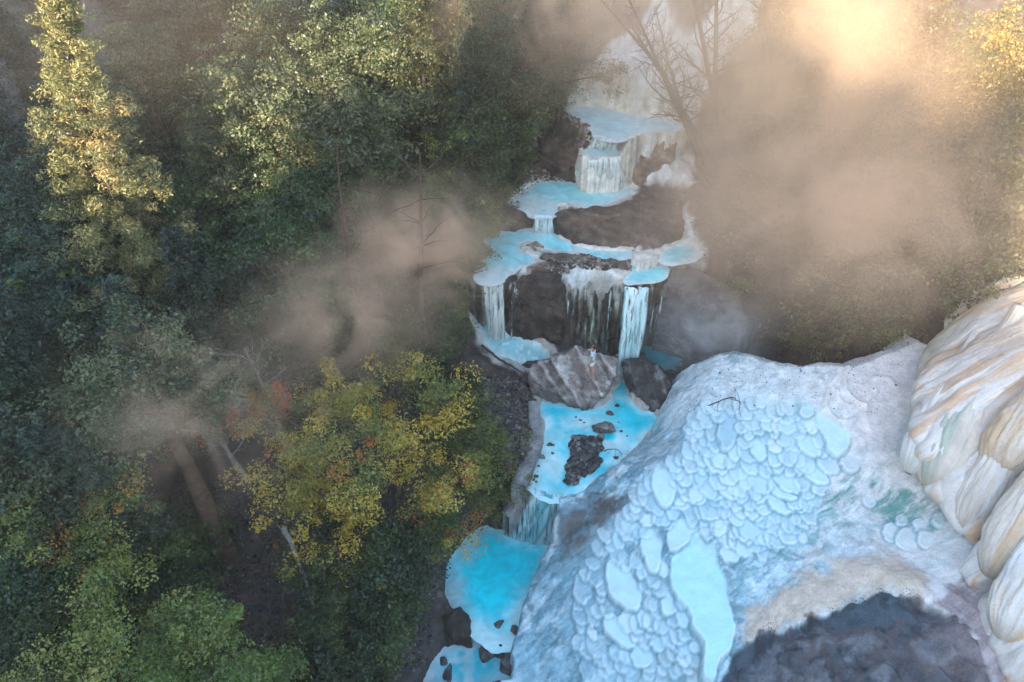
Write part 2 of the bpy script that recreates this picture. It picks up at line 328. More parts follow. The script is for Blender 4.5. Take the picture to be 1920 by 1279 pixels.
# the white mound
mm = ss(mM, 0.02, 0.3)
put((0.41, 0.61, 0.68), mm)
put((0.27, 0.47, 0.56), mm*ss(n1, -.2, .6)*.6)
flow = fbm2((X*.75+Y*.66)*.7+.3*n1, (X*.66-Y*.75)*3.6+.8*n1, 1.0, 6, 44, .65)
put((0.15, 0.31, 0.38), mm*ss(flow, .0, .5)*.85*(1-ss(X, 9, 12))); put((0.76, 0.80, 0.80), mm*ss(-flow, .1, .7)*.6)
put((0.66, 0.66, 0.66), mm*ss(X, 8.5, 13))
put((0.22, 0.24, 0.25), mm*ss(n3+n2*.5, .55, .95)*.5*(1-ss(X, 10, 12)*.6))
veins = ridge2(X+0.3*n2, Y+0.3*n4, 0.9, 4, 41)
put((0.14, 0.26, 0.31), mm*ss(veins+.12*n2, .70, .86)*.75*(1-ss(X, 10, 13)*.7)); put((.72,.78,.80), mm*ss(fbm2(X, Y, 5.5, 4, 46), .2, .6)*.5)
def mreg(px, c, soft=0.4, nz=0.5, k=1.0, f=1.0): put(c, region(px, fM, soft, 0.8, nz)*mm*k*f)
fB = fbm2((X*.86+Y*.5)*.8+.2*n1, (X*.5-Y*.86)*4.5+1.0*n1, 1.0, 6, 47, .65)
put((.36,.52,.54), mm*ss(X, 6.8, 8.8)*(1-ss(Y, 19, 21))*ss(fB, .05, .6)*.55); put((.74,.78,.78), mm*ss(X, 6.8, 8.8)*ss(-fB, .15, .6)*.5)
mreg([(1036,1060),(1036,970),(1110,915),(1160,925),(1200,935),(1150,980),(1110,1040),(1060,1080)], (0.085,0.085,0.085), .25, .55, .93)
mreg([(1100,1000),(1200,940),(1220,960),(1180,1010),(1130,1050),(1110,1130),(1060,1200),(1050,1120)], (0.24,0.38,0.44), .4, .7, .75)
mreg([(1040,1150),(1110,1060),(1140,1130),(1130,1279),(1060,1279)], (0.30,0.42,0.47), .4, .8, .6)
put((.27,.50,.60), mm*(1-ss(X, 3.5, 7.5))*ss(n1+.5*n4, -.5, .38)*.6); put((.12,.26,.33), mm*(1-ss(X, 4, 8))*ss(flow+.3*n3, .15, .5)*.6)
mreg([(1240,700),(1300,660),(1500,690),(1520,760),(1330,770),(1250,800)], (0.60,0.66,0.69), .5, .5, .6)
mreg([(1225,790),(1345,770),(1330,850),(1260,870),(1190,860)], (0.28,0.36,0.40), .4, .9, .6)
mreg([(1640,640),(1760,560),(1800,600),(1700,720),(1660,860),(1620,850),(1600,770),(1590,680)], (0.66,0.64,0.66), .6, .5, .7)
mreg([(1540,915),(1590,885),(1640,905),(1690,935),(1640,965),(1560,960),(1490,1000),(1450,1040),(1420,1060),(1430,1000),(1490,960)], (0.10,0.30,0.28), .35, .8, 1., ss(fB, -.45, .35))
mreg([(1640,945),(1740,930),(1800,950),(1760,985),(1680,975)], (0.15,0.34,0.31), .3, .8, .9, ss(fB, -.4, .35))
mreg([(1325,1090),(1400,1050),(1420,1130),(1380,1180),(1370,1110)], (0.22,0.42,0.46), .4, .8, .8, ss(fB, -.4, .4))
mreg([(1210,1180),(1300,1200),(1320,1279),(1190,1279)], (0.40,0.40,0.36), .3, .7, .7)
for q_, k_ in (([(1310,770),(1530,765),(1560,870),(1500,990),(1420,1030),(1320,1000),(1200,1000),(1200,930),(1280,850)], .75), ([(1200,1040),(1260,1080),(1300,1130),(1320,1200),(1300,1290),(1150,1290),(1120,1200),(1130,1060)], .6)):
    mreg(q_, (0.30,0.50,0.56), .6, .6, k_)
tan = [(1385,1200),(1400,1150),(1450,1120),(1500,1090),(1560,1060),(1640,1050),(1740,1070),(1740,1120),(1650,1115),(1560,1150),(1470,1180),(1400,1210)]
mreg(tan, (0.52,0.43,0.34), .25, .35, .95)
mreg(tan, (0.62,0.56,0.50), .1, 1.6, .38)
darkp = [(1338,1290),(1375,1225),(1400,1208),(1470,1182),(1560,1150),(1650,1120),(1700,1128),(1740,1135),(1790,1150),(1830,1200),(1850,1300),(1600,1400),(1338,1400)]
mD = region(darkp, fM, .07, .8, .22)*mm
put((0.055,0.082,0.105), mD); put((0.105,0.085,0.088), mD*ss(n1+.5*n4, -.1, .6)*ss(X, 6.5, 9.5)*.7); put((0.028,0.038,0.05), mD*ss(n2+.6*n4, .1, .6)*.85); put((0.22,0.24,0.27), mD*ss(n1+n4, .45, 1.0)*.5); put((0.26,0.21,0.22), mD*ss(X, 11.5, 13.5)*.5)
lil = region([(1740,1135),(1790,1085),(1860,1050),(1900,1100),(1910,1290),(1840,1300),(1825,1200)], fM, .12, .8, .3)*mm*(1-mD)
put((.33,.28,.30), lil); put((.50,.46,.47), lil*ss(fB, -.1, .5)*.7); Z += lil*.22*(ridge2((X+Y*.6)*1.0, (X*.6-Y)*.5, 1.3, 3, 57)-.5)
# the tan shoulder bulges up, the dark rock rises in lumps
mt = region(tan, fM, .5, 1., .2)*mm
Z += mt*(0.18 + 0.14*fbm2(X, Y, .9, 3, 51)); lumps = 1-np.abs(fbm2(X, Y, .55, 3, 52))
Z += ss(mD, .2, 1)*(-0.06 + .5*(lumps-.55)*ss(X, 5, 9) + 0.08*fbm2(X, Y, 1.6, 5, 53) - .10*ss(ridge2(X, Y, .8, 3, 54), .78, .9))
# fine texture of the mound: crumbly ridges on the left flank, smooth to the right
left = 1-ss(X, 8, 11)
Z += mm*left*(0.07*(ridge2(X, Y, 1.6, 5, 61)-.6) + .02*n3) + mm*(1-left)*(1-mD)*.035*(ridge2(X, Y, 1.3, 5, 62)-.6)
Z += mm*(1-mD)*0.012*n3
CA = 1-mm*(1-mD)*.35; CA = CA*(1+1.0*mD)
# rimstone scales: level lobes stepping down the slope
LOBES = [[(1298,989),(1312,992),(1330,1010),(1345,1027),(1345,1054),(1360,1075),(1366,1101),(1366,1131),(1375,1161),(1378,1190),(1369,1223),(1342,1252),(1339,1290),(1310,1290),(1315,1247),(1318,1211),(1292,1184),(1295,1155),(1274,1131),(1253,1101),(1256,1048),(1271,1036),(1295,1024)],
 [(1250,1000),(1262,978),(1280,972),(1300,975),(1298,990),(1292,1018),(1260,1042),(1248,1030)], [(1200,1010),(1225,985),(1245,1000),(1240,1050),(1232,1080),(1215,1075),(1203,1040)],
 [(1136,1055),(1154,1048),(1179,1067),(1207,1101),(1198,1151),(1170,1145),(1136,1117)], [(1130,1155),(1160,1150),(1175,1185),(1195,1200),(1185,1220),(1150,1205),(1130,1180)],
 [(1345,790),(1360,770),(1388,775),(1385,800),(1375,840),(1355,850),(1345,830)], [(1528,770),(1548,775),(1567,797),(1594,811),(1593,841),(1567,863),(1546,846),(1548,827),(1528,797)],
 [(1495,815),(1520,812),(1537,835),(1538,862),(1510,855),(1495,840)], [(1500,870),(1530,865),(1548,885),(1555,910),(1525,910),(1505,890)], [(1455,880),(1480,885),(1500,910),(1500,932),(1465,920),(1448,900)],
 [(1225,880),(1250,862),(1262,890),(1270,925),(1250,960),(1230,945),(1222,910)], [(1330,860),(1345,840),(1362,860),(1358,880),(1338,880)], [(1405,820),(1425,815),(1440,845),(1430,872),(1410,860)],
 [(1443,885),(1452,905),(1475,925),(1500,935),(1480,942),(1455,935),(1440,915),(1436,895)], [(1440,928),(1452,945),(1475,960),(1460,965),(1444,958),(1436,940)], [(1435,920),(1455,930),(1480,950),(1500,955),(1480,968),(1450,960),(1437,940)], [(1260,1085),(1275,1090),(1290,1120),(1285,1150),(1268,1140)], [(1238,1118),(1252,1125),(1262,1150),(1245,1160),(1236,1140)]]
rng = np.random.RandomState(5)
def lobe(poly, tint, rim=.012, soft=.045, keep=.25, lift=.006, wash=.9, k=1.0):
    c = poly.mean(0); e = .25; h0 = fM(np.array([c[0], c[0]+e, c[0]-e, c[0], c[0]]), np.array([c[1], c[1], c[1], c[1]+e, c[1]-e]))
    g = np.array([h0[1]-h0[2], h0[3]-h0[4]])/(2*e); gl = np.linalg.norm(g)+1e-6; dn = -g/gl; rad = np.ptp(poly, axis=0).mean()*.5
    sl, s = box_sdf(poly, .35); s = s + .018*n3[sl]+.035*n2[sl]; m = ss(s, -soft*.5, soft*.5)
    dd = np.clip(((X[sl]-c[0])*dn[0]+(Y[sl]-c[1])*dn[1])/rad, -1.2, 1.2); dnk = ss(dd, -.5, .5); up = ss(dd, -1.1, -.55)
    m = m*up
    tgt = h0[0]*(1-keep)+Zb[sl]*keep+lift
    Z[sl] = Z[sl]*(1-m) + (tgt + rim*np.exp(-((s-.045)/.035)**2)*dnk + .004*n3[sl])*m
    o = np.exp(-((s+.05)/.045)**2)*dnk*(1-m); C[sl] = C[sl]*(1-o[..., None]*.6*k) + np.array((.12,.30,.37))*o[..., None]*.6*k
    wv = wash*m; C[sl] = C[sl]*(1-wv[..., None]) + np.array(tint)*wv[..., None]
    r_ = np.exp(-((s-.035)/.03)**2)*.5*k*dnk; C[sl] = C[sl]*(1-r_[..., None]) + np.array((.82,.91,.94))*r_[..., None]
    CA[sl] = CA[sl]*(1-m*.6)
def toworld(px): return np.array([hit(fM, u, v)[:2] for u, v in px])
def inpoly(poly, x, y): return sdf(poly, np.array([x]), np.array([y]))[0]
HAND = [(1353,982,10,25),(1380,970,12,16),(1405,986,17,22),(1431,976,12,15),(1433,951,12,14),(1414,1020,11,14),(1433,1008,13,14),(1395,1026,12,18),(1370,1035,15,18),(1308,930,13,15),(1281,946,12,10),(1346,866,20,22),(1376,845,10,18),(1399,896,12,20),(1420,896,14,28),(1365,917,13,22),(1323,908,12,26),(1441,795,12,13),(1458,797,9,14),(1477,801,14,12),(1521,803,9,12),(1513,774,10,10),(1452,835,11,13),
 (1176,1166,14,18),(1207,1161,10,16),(1256,1132,13,18),(1281,1153,13,22),(1243,1069,10,13),(1203,1071,9,14),(1172,1233,11,12),(1283,1214,9,13),(1283,1237,12,13),(1306,1214,9,9),(1235,1208,12,13),(1203,1231,16,18),(1110,1187,6,13),(1160,1010,9,18),(1180,985,12,12),(1215,975,14,10)]
REG = [(np.array([(1300,760),(1420,750),(1530,775),(1560,870),(1510,985),(1430,1040),(1335,1000),(1290,965),(1200,1000),(1150,1010),(1180,950),(1215,900),(1280,850)], float), 135, 8, 17), (np.array([(1130,1000),(1230,1060),(1300,1110),(1330,1200),(1310,1285),(1090,1285),(1070,1180),(1090,1080)], float), 62, 8, 15)]
bigc = [np.array(l, float) for l in LOBES]; every = []; taken = list(HAND)
for u, v, a, b in HAND: every.append((u, v, a, b, .9))
for ri, (reg, cnt, r0, r1) in enumerate(REG):
    got = 0; tries = 0
    while got < cnt and tries < 6000:
        tries += 1; u = rng.uniform(reg[:, 0].min(), reg[:, 0].max()); v = rng.uniform(reg[:, 1].min(), reg[:, 1].max())
        if inpoly(reg, u, v) < 0: continue
        ru = rng.uniform(r0, r1); rv = ru*rng.uniform(1.1, 1.9)
        if any(inpoly(b, u, v) > -ru*.3 for b in bigc): continue
        if any(((u-t[0])/(ru+t[2]))**2+((v-t[1])/(rv+t[3]))**2 < .34 for t in taken): continue
        taken.append((u, v, ru, rv)); got += 1; every.append((u, v, ru, rv, (.62, .40)[ri]*rng.uniform(.35, 1)))
jobs = []
for u, v, ru, rv, wsh in every:
    th = np.linspace(0, 2*math.pi, 15, endpoint=False); rot = R(rng.uniform(-35, 10)); r = 1+.08*rng.randn(15)
    a, b = ru*1.25*np.cos(th)*r, rv*1.2*np.sin(th)*r; px = chaikin([(u+p*math.cos(rot)-q*math.sin(rot), v+p*math.sin(rot)+q*math.cos(rot)) for p, q in zip(a, b)], 1)
    t = rng.rand(); jobs.append((toworld(px), (.46+.18*t, .70+.10*t, .80+.05*t), dict(keep=rng.uniform(.5, .8), wash=wsh, k=rng.uniform(.35, 1))))
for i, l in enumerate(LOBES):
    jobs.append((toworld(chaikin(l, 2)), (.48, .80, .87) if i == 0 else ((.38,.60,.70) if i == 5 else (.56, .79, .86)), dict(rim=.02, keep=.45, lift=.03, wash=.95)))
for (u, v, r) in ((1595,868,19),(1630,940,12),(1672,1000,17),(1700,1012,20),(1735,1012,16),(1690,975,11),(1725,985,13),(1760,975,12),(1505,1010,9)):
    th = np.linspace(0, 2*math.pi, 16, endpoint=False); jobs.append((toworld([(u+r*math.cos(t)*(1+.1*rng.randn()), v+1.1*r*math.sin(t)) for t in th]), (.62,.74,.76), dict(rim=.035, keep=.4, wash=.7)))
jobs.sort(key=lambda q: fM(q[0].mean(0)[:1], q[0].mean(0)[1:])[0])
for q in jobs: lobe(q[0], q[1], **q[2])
# half-moon ridges at the foot of the formation
def arc_ridge(px, h, wd):
    global Z
    pts = toworld(px); x0, y0 = pts.min(0)-.5; x1, y1 = pts.max(0)+.5
    i0, i1 = np.searchsorted(gx, [x0, x1]); j0, j1 = np.searchsorted(gy, [y0, y1]); sl = (slice(i0, i1), slice(j0, j1)); d = np.full(X[sl].shape, 9.)
    for (ax, ay), (bx, by) in zip(pts[:-1], pts[1:]):
        ex, ey = bx-ax, by-ay; t = np.clip(((X[sl]-ax)*ex+(Y[sl]-ay)*ey)/(ex*ex+ey*ey+1e-9), 0, 1); d = np.minimum(d, np.hypot(X[sl]-ax-t*ex, Y[sl]-ay-t*ey))
    d = d+.02*n3[sl]
    Z[sl] += h*np.exp(-(d/wd)**2); e = np.exp(-(d/wd)**2)[..., None]*.7; C[sl] = C[sl]*(1-e)+np.array((.76,.74,.72))*e
arc_ridge([(1552,735),(1546,760),(1555,780),(1570,792),(1590,795),(1600,788)], .10, .10)
arc_ridge([(1570,735),(1572,752),(1582,760),(1596,763)], .08, .08)
arc_ridge([(1590,690),(1582,710),(1585,735),(1600,755),(1620,765)], .12, .10)
arc_ridge([(1640,735),(1625,750),(1618,775),(1625,800)], .09, .14)
arc_ridge([(1640,710),(1665,712),(1680,730)], .08, .1)
arc_ridge([(1570,705),(1560,720),(1566,740)], .06, .08)
# pools cut into the land
for k, poly in POLY.items():
    sl, s = box_sdf(poly, 1.6); lv = level(k, X[sl], Y[sl]); s = s + .07*n4[sl] + .05*n2[sl]
    rimh = {'F': .0, 'I': .0, 'H': .0}.get(k, .07)
    mu = mU[sl] if k in 'ABCDJK' else 1.0
    out = np.where(s > (-.25 if k in 'JK' else -1.0), np.maximum(Z[sl], lv + rimh + .04*n2[sl]), Z[sl]) if k != 'F' else Z[sl]
    if k in 'ABCDGJK': wq = -.3 if k in 'JK' else -.9; out = out*(1-ss(s, wq, -.05)) + (lv+.09+.05*n2[sl])*ss(s, wq, -.05)
    out = out*mu+Z[sl]*(1-mu)
    Z[sl] = np.where(s > 0, np.minimum(out, lv+.07)*(1-ss(s, 0, .12)) + (lv-.22*ss(s, 0, .3))*ss(s, 0, .12), out) if k not in 'FI' else out*(1-ss(s, -.14, .06))+(lv-.4)*ss(s, -.14, .06)
GV = np.stack([X.ravel(), Y.ravel(), Z.ravel()], 1)
ground = mesh('ground', GV, gridfaces(len(gx), len(gy)), M_ground, col=np.concatenate([C, CA[..., None]], -1).reshape(-1, 4)); tag(ground, kind='structure')
def gz(x, y):
    x = np.asarray(x, float); y = np.asarray(y, float)
    i = np.clip(np.searchsorted(gx, x)-1, 0, len(gx)-2); j = np.clip(np.searchsorted(gy, y)-1, 0, len(gy)-2)
    a = np.clip((x-gx[i])/(gx[i+1]-gx[i]), 0, 1); b = np.clip((y-gy[j])/(gy[j+1]-gy[j]), 0, 1)
    return (Z[i, j]*(1-a)+Z[i+1, j]*a)*(1-b)+(Z[i, j+1]*(1-a)+Z[i+1, j+1]*a)*b

# ------------------------------------------------------------------ unseen ridge added behind the viewer, its crest shaped to shade the valley
pr = [(-240, 44), (-33, 44), (-27, 41), (-25, 30), (-23.5, 27.5), (-21.5, 28), (-20.5, 34), (-19, 32.5), (-16.5, 39), (-7.2, 39.5), (-4.5, 36.3), (2.6, 36.5), (4.2, 31), (7.5, 26), (14, 23), (40, 23), (240, 26)]
pp = np.concatenate([np.arange(-240, -40, 6.), np.arange(-40, 30, .6), np.arange(30, 241, 6.)]); qq = np.array([-140, -110, -80, -62, -54, -50, -48, -46.5, -45.5, -45, -44.5, -43.5, -42, -40, -36, -30, -24, -18, -14])
PP, QQ = np.meshgrid(pp, qq, indexing='ij'); cr = np.interp(PP, *zip(*pr)); prof = np.exp(-(np.abs(QQ+45)/18)**1.3)
HZ = -8+(cr+8)*prof + (1.9*fbm2(PP, QQ, .5, 3, 71)+2.2*(vn2(PP*1.1, QQ*.7, 72)-.5))*prof
dx, dy = math.sin(R(SUN_AZ)), math.cos(R(SUN_AZ))
HV = np.stack([(PP*dy+QQ*dx).ravel(), (-PP*dx+QQ*dy).ravel(), HZ.ravel()], 1)
hc = np.where(vn2(PP, QQ, 3)[..., None] > .5, np.array((.03, .05, .02)), np.array((.05, .06, .03))).reshape(-1, 3)
tag(mesh('shade_ridge', HV, gridfaces(len(pp), len(qq)), M_ground, col=hc), kind='structure')

# ------------------------------------------------------------------ water
def pool(k, sh, dp, depth, mat=M_water, name='water', streak=None):
    poly = POLY[k]; st = .07; x0, y0 = poly.min(0)-.3; x1, y1 = poly.max(0)+.3
    ax = np.arange(x0, x1, st); ay = np.arange(y0, y1, st); A, B = np.meshgrid(ax, ay, indexing='ij'); s = sdf(poly, A, B)+.10*fbm2(A, B, 1.5, 4, 83)
    mg = {'B': .06, 'C': .06}.get(k, .2); gA, gB = np.gradient(s, st); gl = np.hypot(gA, gB)+1e-6; dlt = np.where((s < -mg) & (s > -mg-.12), -mg-s, 0); A = A+gA/gl*dlt; B = B+gB/gl*dlt
    ok = s > -mg-.105; idx = -np.ones(A.shape, int); idx[ok] = np.arange(ok.sum())
    f = ok[:-1, :-1] & ok[1:, :-1] & ok[1:, 1:] & ok[:-1, 1:]; i, j = np.nonzero(f)
    F = np.stack([idx[i, j], idx[i+1, j], idx[i+1, j+1], idx[i, j+1]], 1)
    n = fbm2(A, B, 1.3, 4, 81); nn = fbm2(A, B, 5, 3, 82)
    t = ss(s + .35*n*depth, 0.02, depth); c = np.array(sh)*(1-t[..., None])+np.array(dp)*t[..., None]
    if streak: c = streak(A, B, s, c, n, nn)
    c = c*(1+.05*nn[..., None])
    V = np.stack([A[ok], B[ok], level(k, A, B)[ok] + (.05*nn[ok] if k == 'G' else 0)], 1)
    o = mesh(name, V, F, mat, col=c[ok]); tag(o, kind='structure'); return o
def lerp(c, col, m): return c*(1-m[..., None])+np.array(col)*m[..., None]
def blob(A, B, u, v, z, r, ry=None):
    p = P(u, v, z); return np.exp(-(((A-p[0])/r)**2+((B-p[1])/(ry or r))**2))
PALE = (.62, .76, .78)
pool('A', PALE, (.32, .74, .80), .55, streak=lambda A, B, s, c, n, nn: lerp(c, (.7,.76,.74), np.clip(blob(A,B,1150,352,ZA,.7)+blob(A,B,1000,385,ZA,1.0)*.8, 0, 1)))
pool('B', PALE, (.30, .76, .82), .5, streak=lambda A, B, s, c, n, nn: lerp(c, (.75,.8,.8), np.clip(blob(A,B,1015,432,ZB,.5)+blob(A,B,925,515,ZB,.7,.9)*.8, 0, 1)))
pool('J', (.66,.76,.78), (.50,.72,.78), .5); pool('K', (.66,.76,.78), (.50,.72,.78), .3)
pool('C', (.6,.78,.8), (.28, .78, .84), .35); pool('D', (.68,.78,.76), (.32, .68, .71), .4)
pool('E', (.50, .84, .90), (.0, .66, .80), .7, streak=lambda A, B, s, c, n, nn: lerp(lerp(lerp(c, (.50,.78,.82), np.clip(blob(A,B,1100,800,0,1.3,.9)+blob(A,B,1030,870,0,1.1,1.3)+blob(A,B,1150,830,0,.7,.6), 0, 1)*ss(n, -.7, .3)), (.02,.42,.52), blob(A,B,1160,725,0,.6,.8)), (.0,.60,.76), np.clip(blob(A,B,1200,790,0,.8,.45)+blob(A,B,1140,885,0,.7,.4)+blob(A,B,1040,770,0,.7,.3)*.8, 0, 1)))
pool('F', (.46, .84, .90), (.0, .84, 1.0), .95, streak=lambda A, B, s, c, n, nn: lerp(lerp(c, (.0,.76,.97), blob(A,B,960,1060,ZF,1.4,1.1)*.7), (.62,.80,.82), np.clip(blob(A,B,1000,1022,ZF,.75,.22)*ss(nn, -.6, .4) + blob(A,B,850,1120,ZF,.5,.8)*.55+blob(A,B,930,1190,ZF,1.1,.6)*.5, 0, 1)))
pool('G', (.50, .68, .70), (.28, .60, .66), .4, M_foam, streak=lambda A, B, s, c, n, nn: lerp(c, (.72,.82,.84), ss(np.abs(nn*.6+n), .25, .0)*.8))
pool('H', (.10, .22, .25), (.03, .20, .24), .4)
pool('I', (.40, .66, .72), (.06, .62, .74), .8, streak=lambda A, B, s, c, n, nn: lerp(lerp(c, (.60,.72,.75), ss(n+nn*.4, .0, .5)*.85), (.0,.42,.52), blob(A,B,900,1250,ZI,.9,.5)*.7))

# ------------------------------------------------------------------ cliff under the shelf
xs = np.arange(-3.6, 13.6, .05); zt = np.interp(xs, [-4, -1.9, 3, 7, 11, 14], [4.3, 4.15, 4.12, 4.0, 3.4, 3.3])
tt = np.linspace(0, 1, 90); XX, TT = np.meshgrid(xs, tt, indexing='ij'); ztg = zt[:, None]
hh = np.where(TT < .85, TT/.85, 1.0); zz = -0.7 + (ztg+.7)*hh; back = np.clip((TT-.85)/.15, 0, 1)
yy = cfront(XX)
cor = ss(np.abs(hh-1), .0, .22)          # rounded brow
bul = .40*(vn2(XX*.9, hh*1.6, 91)-.5)+.36*(vn2(XX*2.2+.6*hh, hh*2.6, 92)-.5)+.22*(vn2(XX*5.5, hh*6, 93)-.5)+.12*(vn2(XX*13, hh*16, 94)-.5)+.05*(vn2(XX*30, hh*40, 98)-.5)
knob = np.exp(-(((XX-.4)/.9)**2))*.15*np.sin(np.clip(hh, 0, 1)*math.pi*.8+.5)   # the dark nose between the two falls
yy = yy - bul*.9*ss(TT, 0, .1) - knob + .30*(1-cor) + .25*hh + back*1.5
zz = zz - .12*(1-cor)*(TT < .99) + .05*fbm2(XX, yy, 2, 3, 95)*(1-back) - back*.25
str1 = fbm2(XX*5, hh*.55, 1.0, 4, 96); str2 = fbm2(XX*1.6, hh*.8, 1.0, 3, 97)
cc = np.zeros(XX.shape+(3,)); cc[:] = (.062, .050, .042)
cc = lerp(cc, (.12, .095, .07), ss(str2, .0, .6)*.8); cc = lerp(cc, (.07, .075, .035), ss(str1, .1, .5)*ss(XX, -.5, 1.2)*(1-ss(XX, 5, 6))*.7)
cc = lerp(cc, (.025, .02, .018), ss(-str1, .15, .6)*.7)
cc = lerp(cc, (.11, .115, .115), ss(XX, 5.8, 7.5)*ss(str1+str2*.5, -.1, .7)*.7); cc = cc*(1+.35*fbm2(XX*2, hh*8, 1.0, 4, 99))[..., None]
topw = ss(hh + .35*str1 + .12*str2, .86, 1.02)*(ss(XX, 1.2, 2.0)*(1-ss(XX, 5.6, 6.4))+ss(XX, -2.4, -1.9)*(1-ss(XX, -.4, .0)))
cc = lerp(cc, (.50, .49, .44), np.clip(topw, 0, 1)*.85); tb = ss(TT, .80, .88)*ss(XX, 1.7, 2.6)*(1-ss(XX, 5.6, 6.2)); cc = lerp(cc, (.52,.52,.48), tb*ss(fbm2(XX, yy, 2.2, 4, 90), -.75, -.1)); cc = lerp(cc, (.20, .33, .32), ss(str1, .25, .6)*np.exp(-((XX-4.7)/1.0)**2)*.8)
cc = lerp(cc, (.30, .34, .31), ss(str1, .0, .5)*np.exp(-((XX+1.3)/.5)**2)*.8)
cl = mesh('cliff', np.stack([XX.ravel(), yy.ravel(), zz.ravel()], 1), gridfaces(len(xs), len(tt)), M_cliff, col=cc.reshape(-1, 3)); tag(cl, kind='structure')

# ------------------------------------------------------------------ falling water
def fall(top, bot, label, mat=M_fall, cols=((.72,.82,.84), (.45,.70,.74)), bow=.35, seed=1, n=26, m=28, fade=(.08, .75), layers=2, kind='falls of the stream'):
    """curtain of water between a lip line and a foot line: an arc with folds, front and back layer"""
    top = np.array(top); bot = np.array(bot); V = []; F = []; Cc = []; Fd = []
    for l in range(layers):
        a = np.linspace(0, 1, n); k = np.linspace(0, 1, len(top)); T = np.stack([np.interp(a, k, top[:, i]) for i in range(3)], 1)
        k = np.linspace(0, 1, len(bot)); Bt = np.stack([np.interp(a, k, bot[:, i]) for i in range(3)], 1)
        s = np.linspace(0, 1, m); S, A = np.meshgrid(s, a, indexing='ij'); S = S.T; A = A.T
        p = T[:, None]*(1-S[..., None]) + Bt[:, None]*S[..., None]
        p[..., 2] = T[:, None, 2] + (Bt-T)[:, None, 2]*(S**1.5*.55+S*.45)
        p[..., 0] += (.16*(vn2(A*3+seed*3, S*1.3, seed+31)-.5)+.05*(vn2(A*11, S*5, seed+32)-.5))*ss(S, 0, .5)
        p[..., 1] -= bow*S**.6*(1-S)*1.6 + .05*l + .10*(vn2(A*8+seed, S*1.5, seed+l)-.5)*2 + .03*(vn2(A*30, S*4, seed+7)-.5)
        V.append(p.reshape(-1, 3)); F.append(gridfaces(n, m)+l*n*m)
        q = vn2(A*14, S*1.2, seed+3); c = np.array(cols[0])*(1-q[..., None])+np.array(cols[1])*q[..., None]; Cc.append(c.reshape(-1, 3))
        e = np.minimum(A, 1-A); Fd.append((ss(e, 0, fade[0]+.001)*(1-(1-fade[1])*ss(S, .5, 1))).ravel())
    o = mesh('waterfall', np.concatenate(V), np.concatenate(F), mat, col=np.concatenate(Cc))
    at = o.data.attributes.new('Fade', 'FLOAT', 'POINT'); at.data.foreach_set('value', np.concatenate(Fd).astype(np.float32))
    return tag(o, label, 'waterfall', kind)
def cl3(x, z, off=.25): return (x, float(cfront(np.array([x]))[0])-off, z)
yr = cfront(np.array([4.6]))[0]
for q_, (u0_, u1_, zz0, dz_, lb_) in enumerate([(1062,1076,4.0,2.2,'fine trickle at the left end of the sill between the two main falls'),(1222,1232,4.1,3.2,'thin strand of water just right of the bright white waterfall'),(1240,1250,4.05,2.6,'faint wet strand beside the grey rock buttress'),(1140,1150,4.05,3.0,'narrow strand of water just left of the bright white waterfall')]):
    x0_, x1_ = P(u0_, 545, 4.1)[0], P(u1_, 545, 4.1)[0]; yy_ = cfront(np.array([x0_]))[0]
    fall([(x0_, yy_-.3, zz0), (x1_, yy_-.3, zz0)], [(x0_-.05, yy_-.8, zz0-dz_), (x1_, yy_-.8, zz0-dz_)], lb_, M_thin, seed=40+q_, n=8, layers=1, cols=((.6,.72,.72),(.35,.46,.46)))
xa, xb = P(1168, 540, 4.1)[0], P(1216, 540, 4.1)[0]
fall([(xa, yr-.15, 4.22), (xb, yr-.15, 4.22)], [(xa-.05, yr-.95, .2), (xb-.25, yr-.95, .2)], 'bright white waterfall dropping from the right end of the shelf', seed=3, cols=((.80,.90,.92),(.30,.66,.70)))
xa, xb = P(903, 540, 4.2)[0], P(945, 540, 4.2)[0]
yl = cfront(np.array([-1.2]))[0]
fall([(xa, yl-.1, 4.3), (xb, yl-.2, 4.3)], [(xa+.15, yl-.75, 1.75), (xb+.05, yl-.75, 1.7)], 'pale veil waterfall at the left end of the shelf', M_fall, seed=5, cols=((.62,.68,.66),(.40,.48,.44)))
xa, xb = P(950, 540, 4.2)[0], P(975, 540, 4.2)[0]
fall([(xa, yl-.05, 4.3), (xb, yl-.3, 4.3)], [(xa, yl-.85, 1.7), (xb-.1, yl-.85, 1.8)], 'short thin trickle just right of the pale veil waterfall', M_thin, seed=6, cols=((.62,.68,.66),(.35,.42,.38)))
xa, xb = P(1080, 560, 4.)[0], P(1160, 560, 4.)[0]
fall([(xa, yr-.35, 4.1), (xb, yr-.3, 4.1)], [(xa, yr-.9, .3), (xb, yr-.9, .3)], 'sparse dark trickles between the two main waterfalls', M_thin, seed=8, cols=((.40,.46,.38),(.16,.24,.20)), layers=1)
fall([P(1000,404,ZA+.03), P(1038,404,ZA+.03)], [P(1000,433,ZB)+[0,-.1,0], P(1036,436,ZB)+[0,-.1,0]], 'small cascade between the upper pool and the pool below', seed=11, cols=((.74,.82,.82),(.5,.66,.68)), n=16, m=12, bow=.15)
fall([P(1100,297,7.0), P(1130,298,7.02), P(1160,296,7.0)], [P(1086,346,5.32)+[0,-.1,0], P(1130,352,5.3)+[0,-.1,0], P(1178,348,5.32)+[0,-.1,0]], 'broad white cascade running over the travertine dome', seed=21, cols=((.78,.84,.84),(.60,.70,.70)), n=40, m=16, bow=.25, layers=2)
fall([P(1112,260,7.62), P(1160,262,7.62)], [P(1100,278,6.97), P(1158,280,6.97)], 'short step of white water between the two highest pools', seed=22, cols=((.78,.84,.84),(.60,.70,.70)), n=24, m=10, bow=.1)
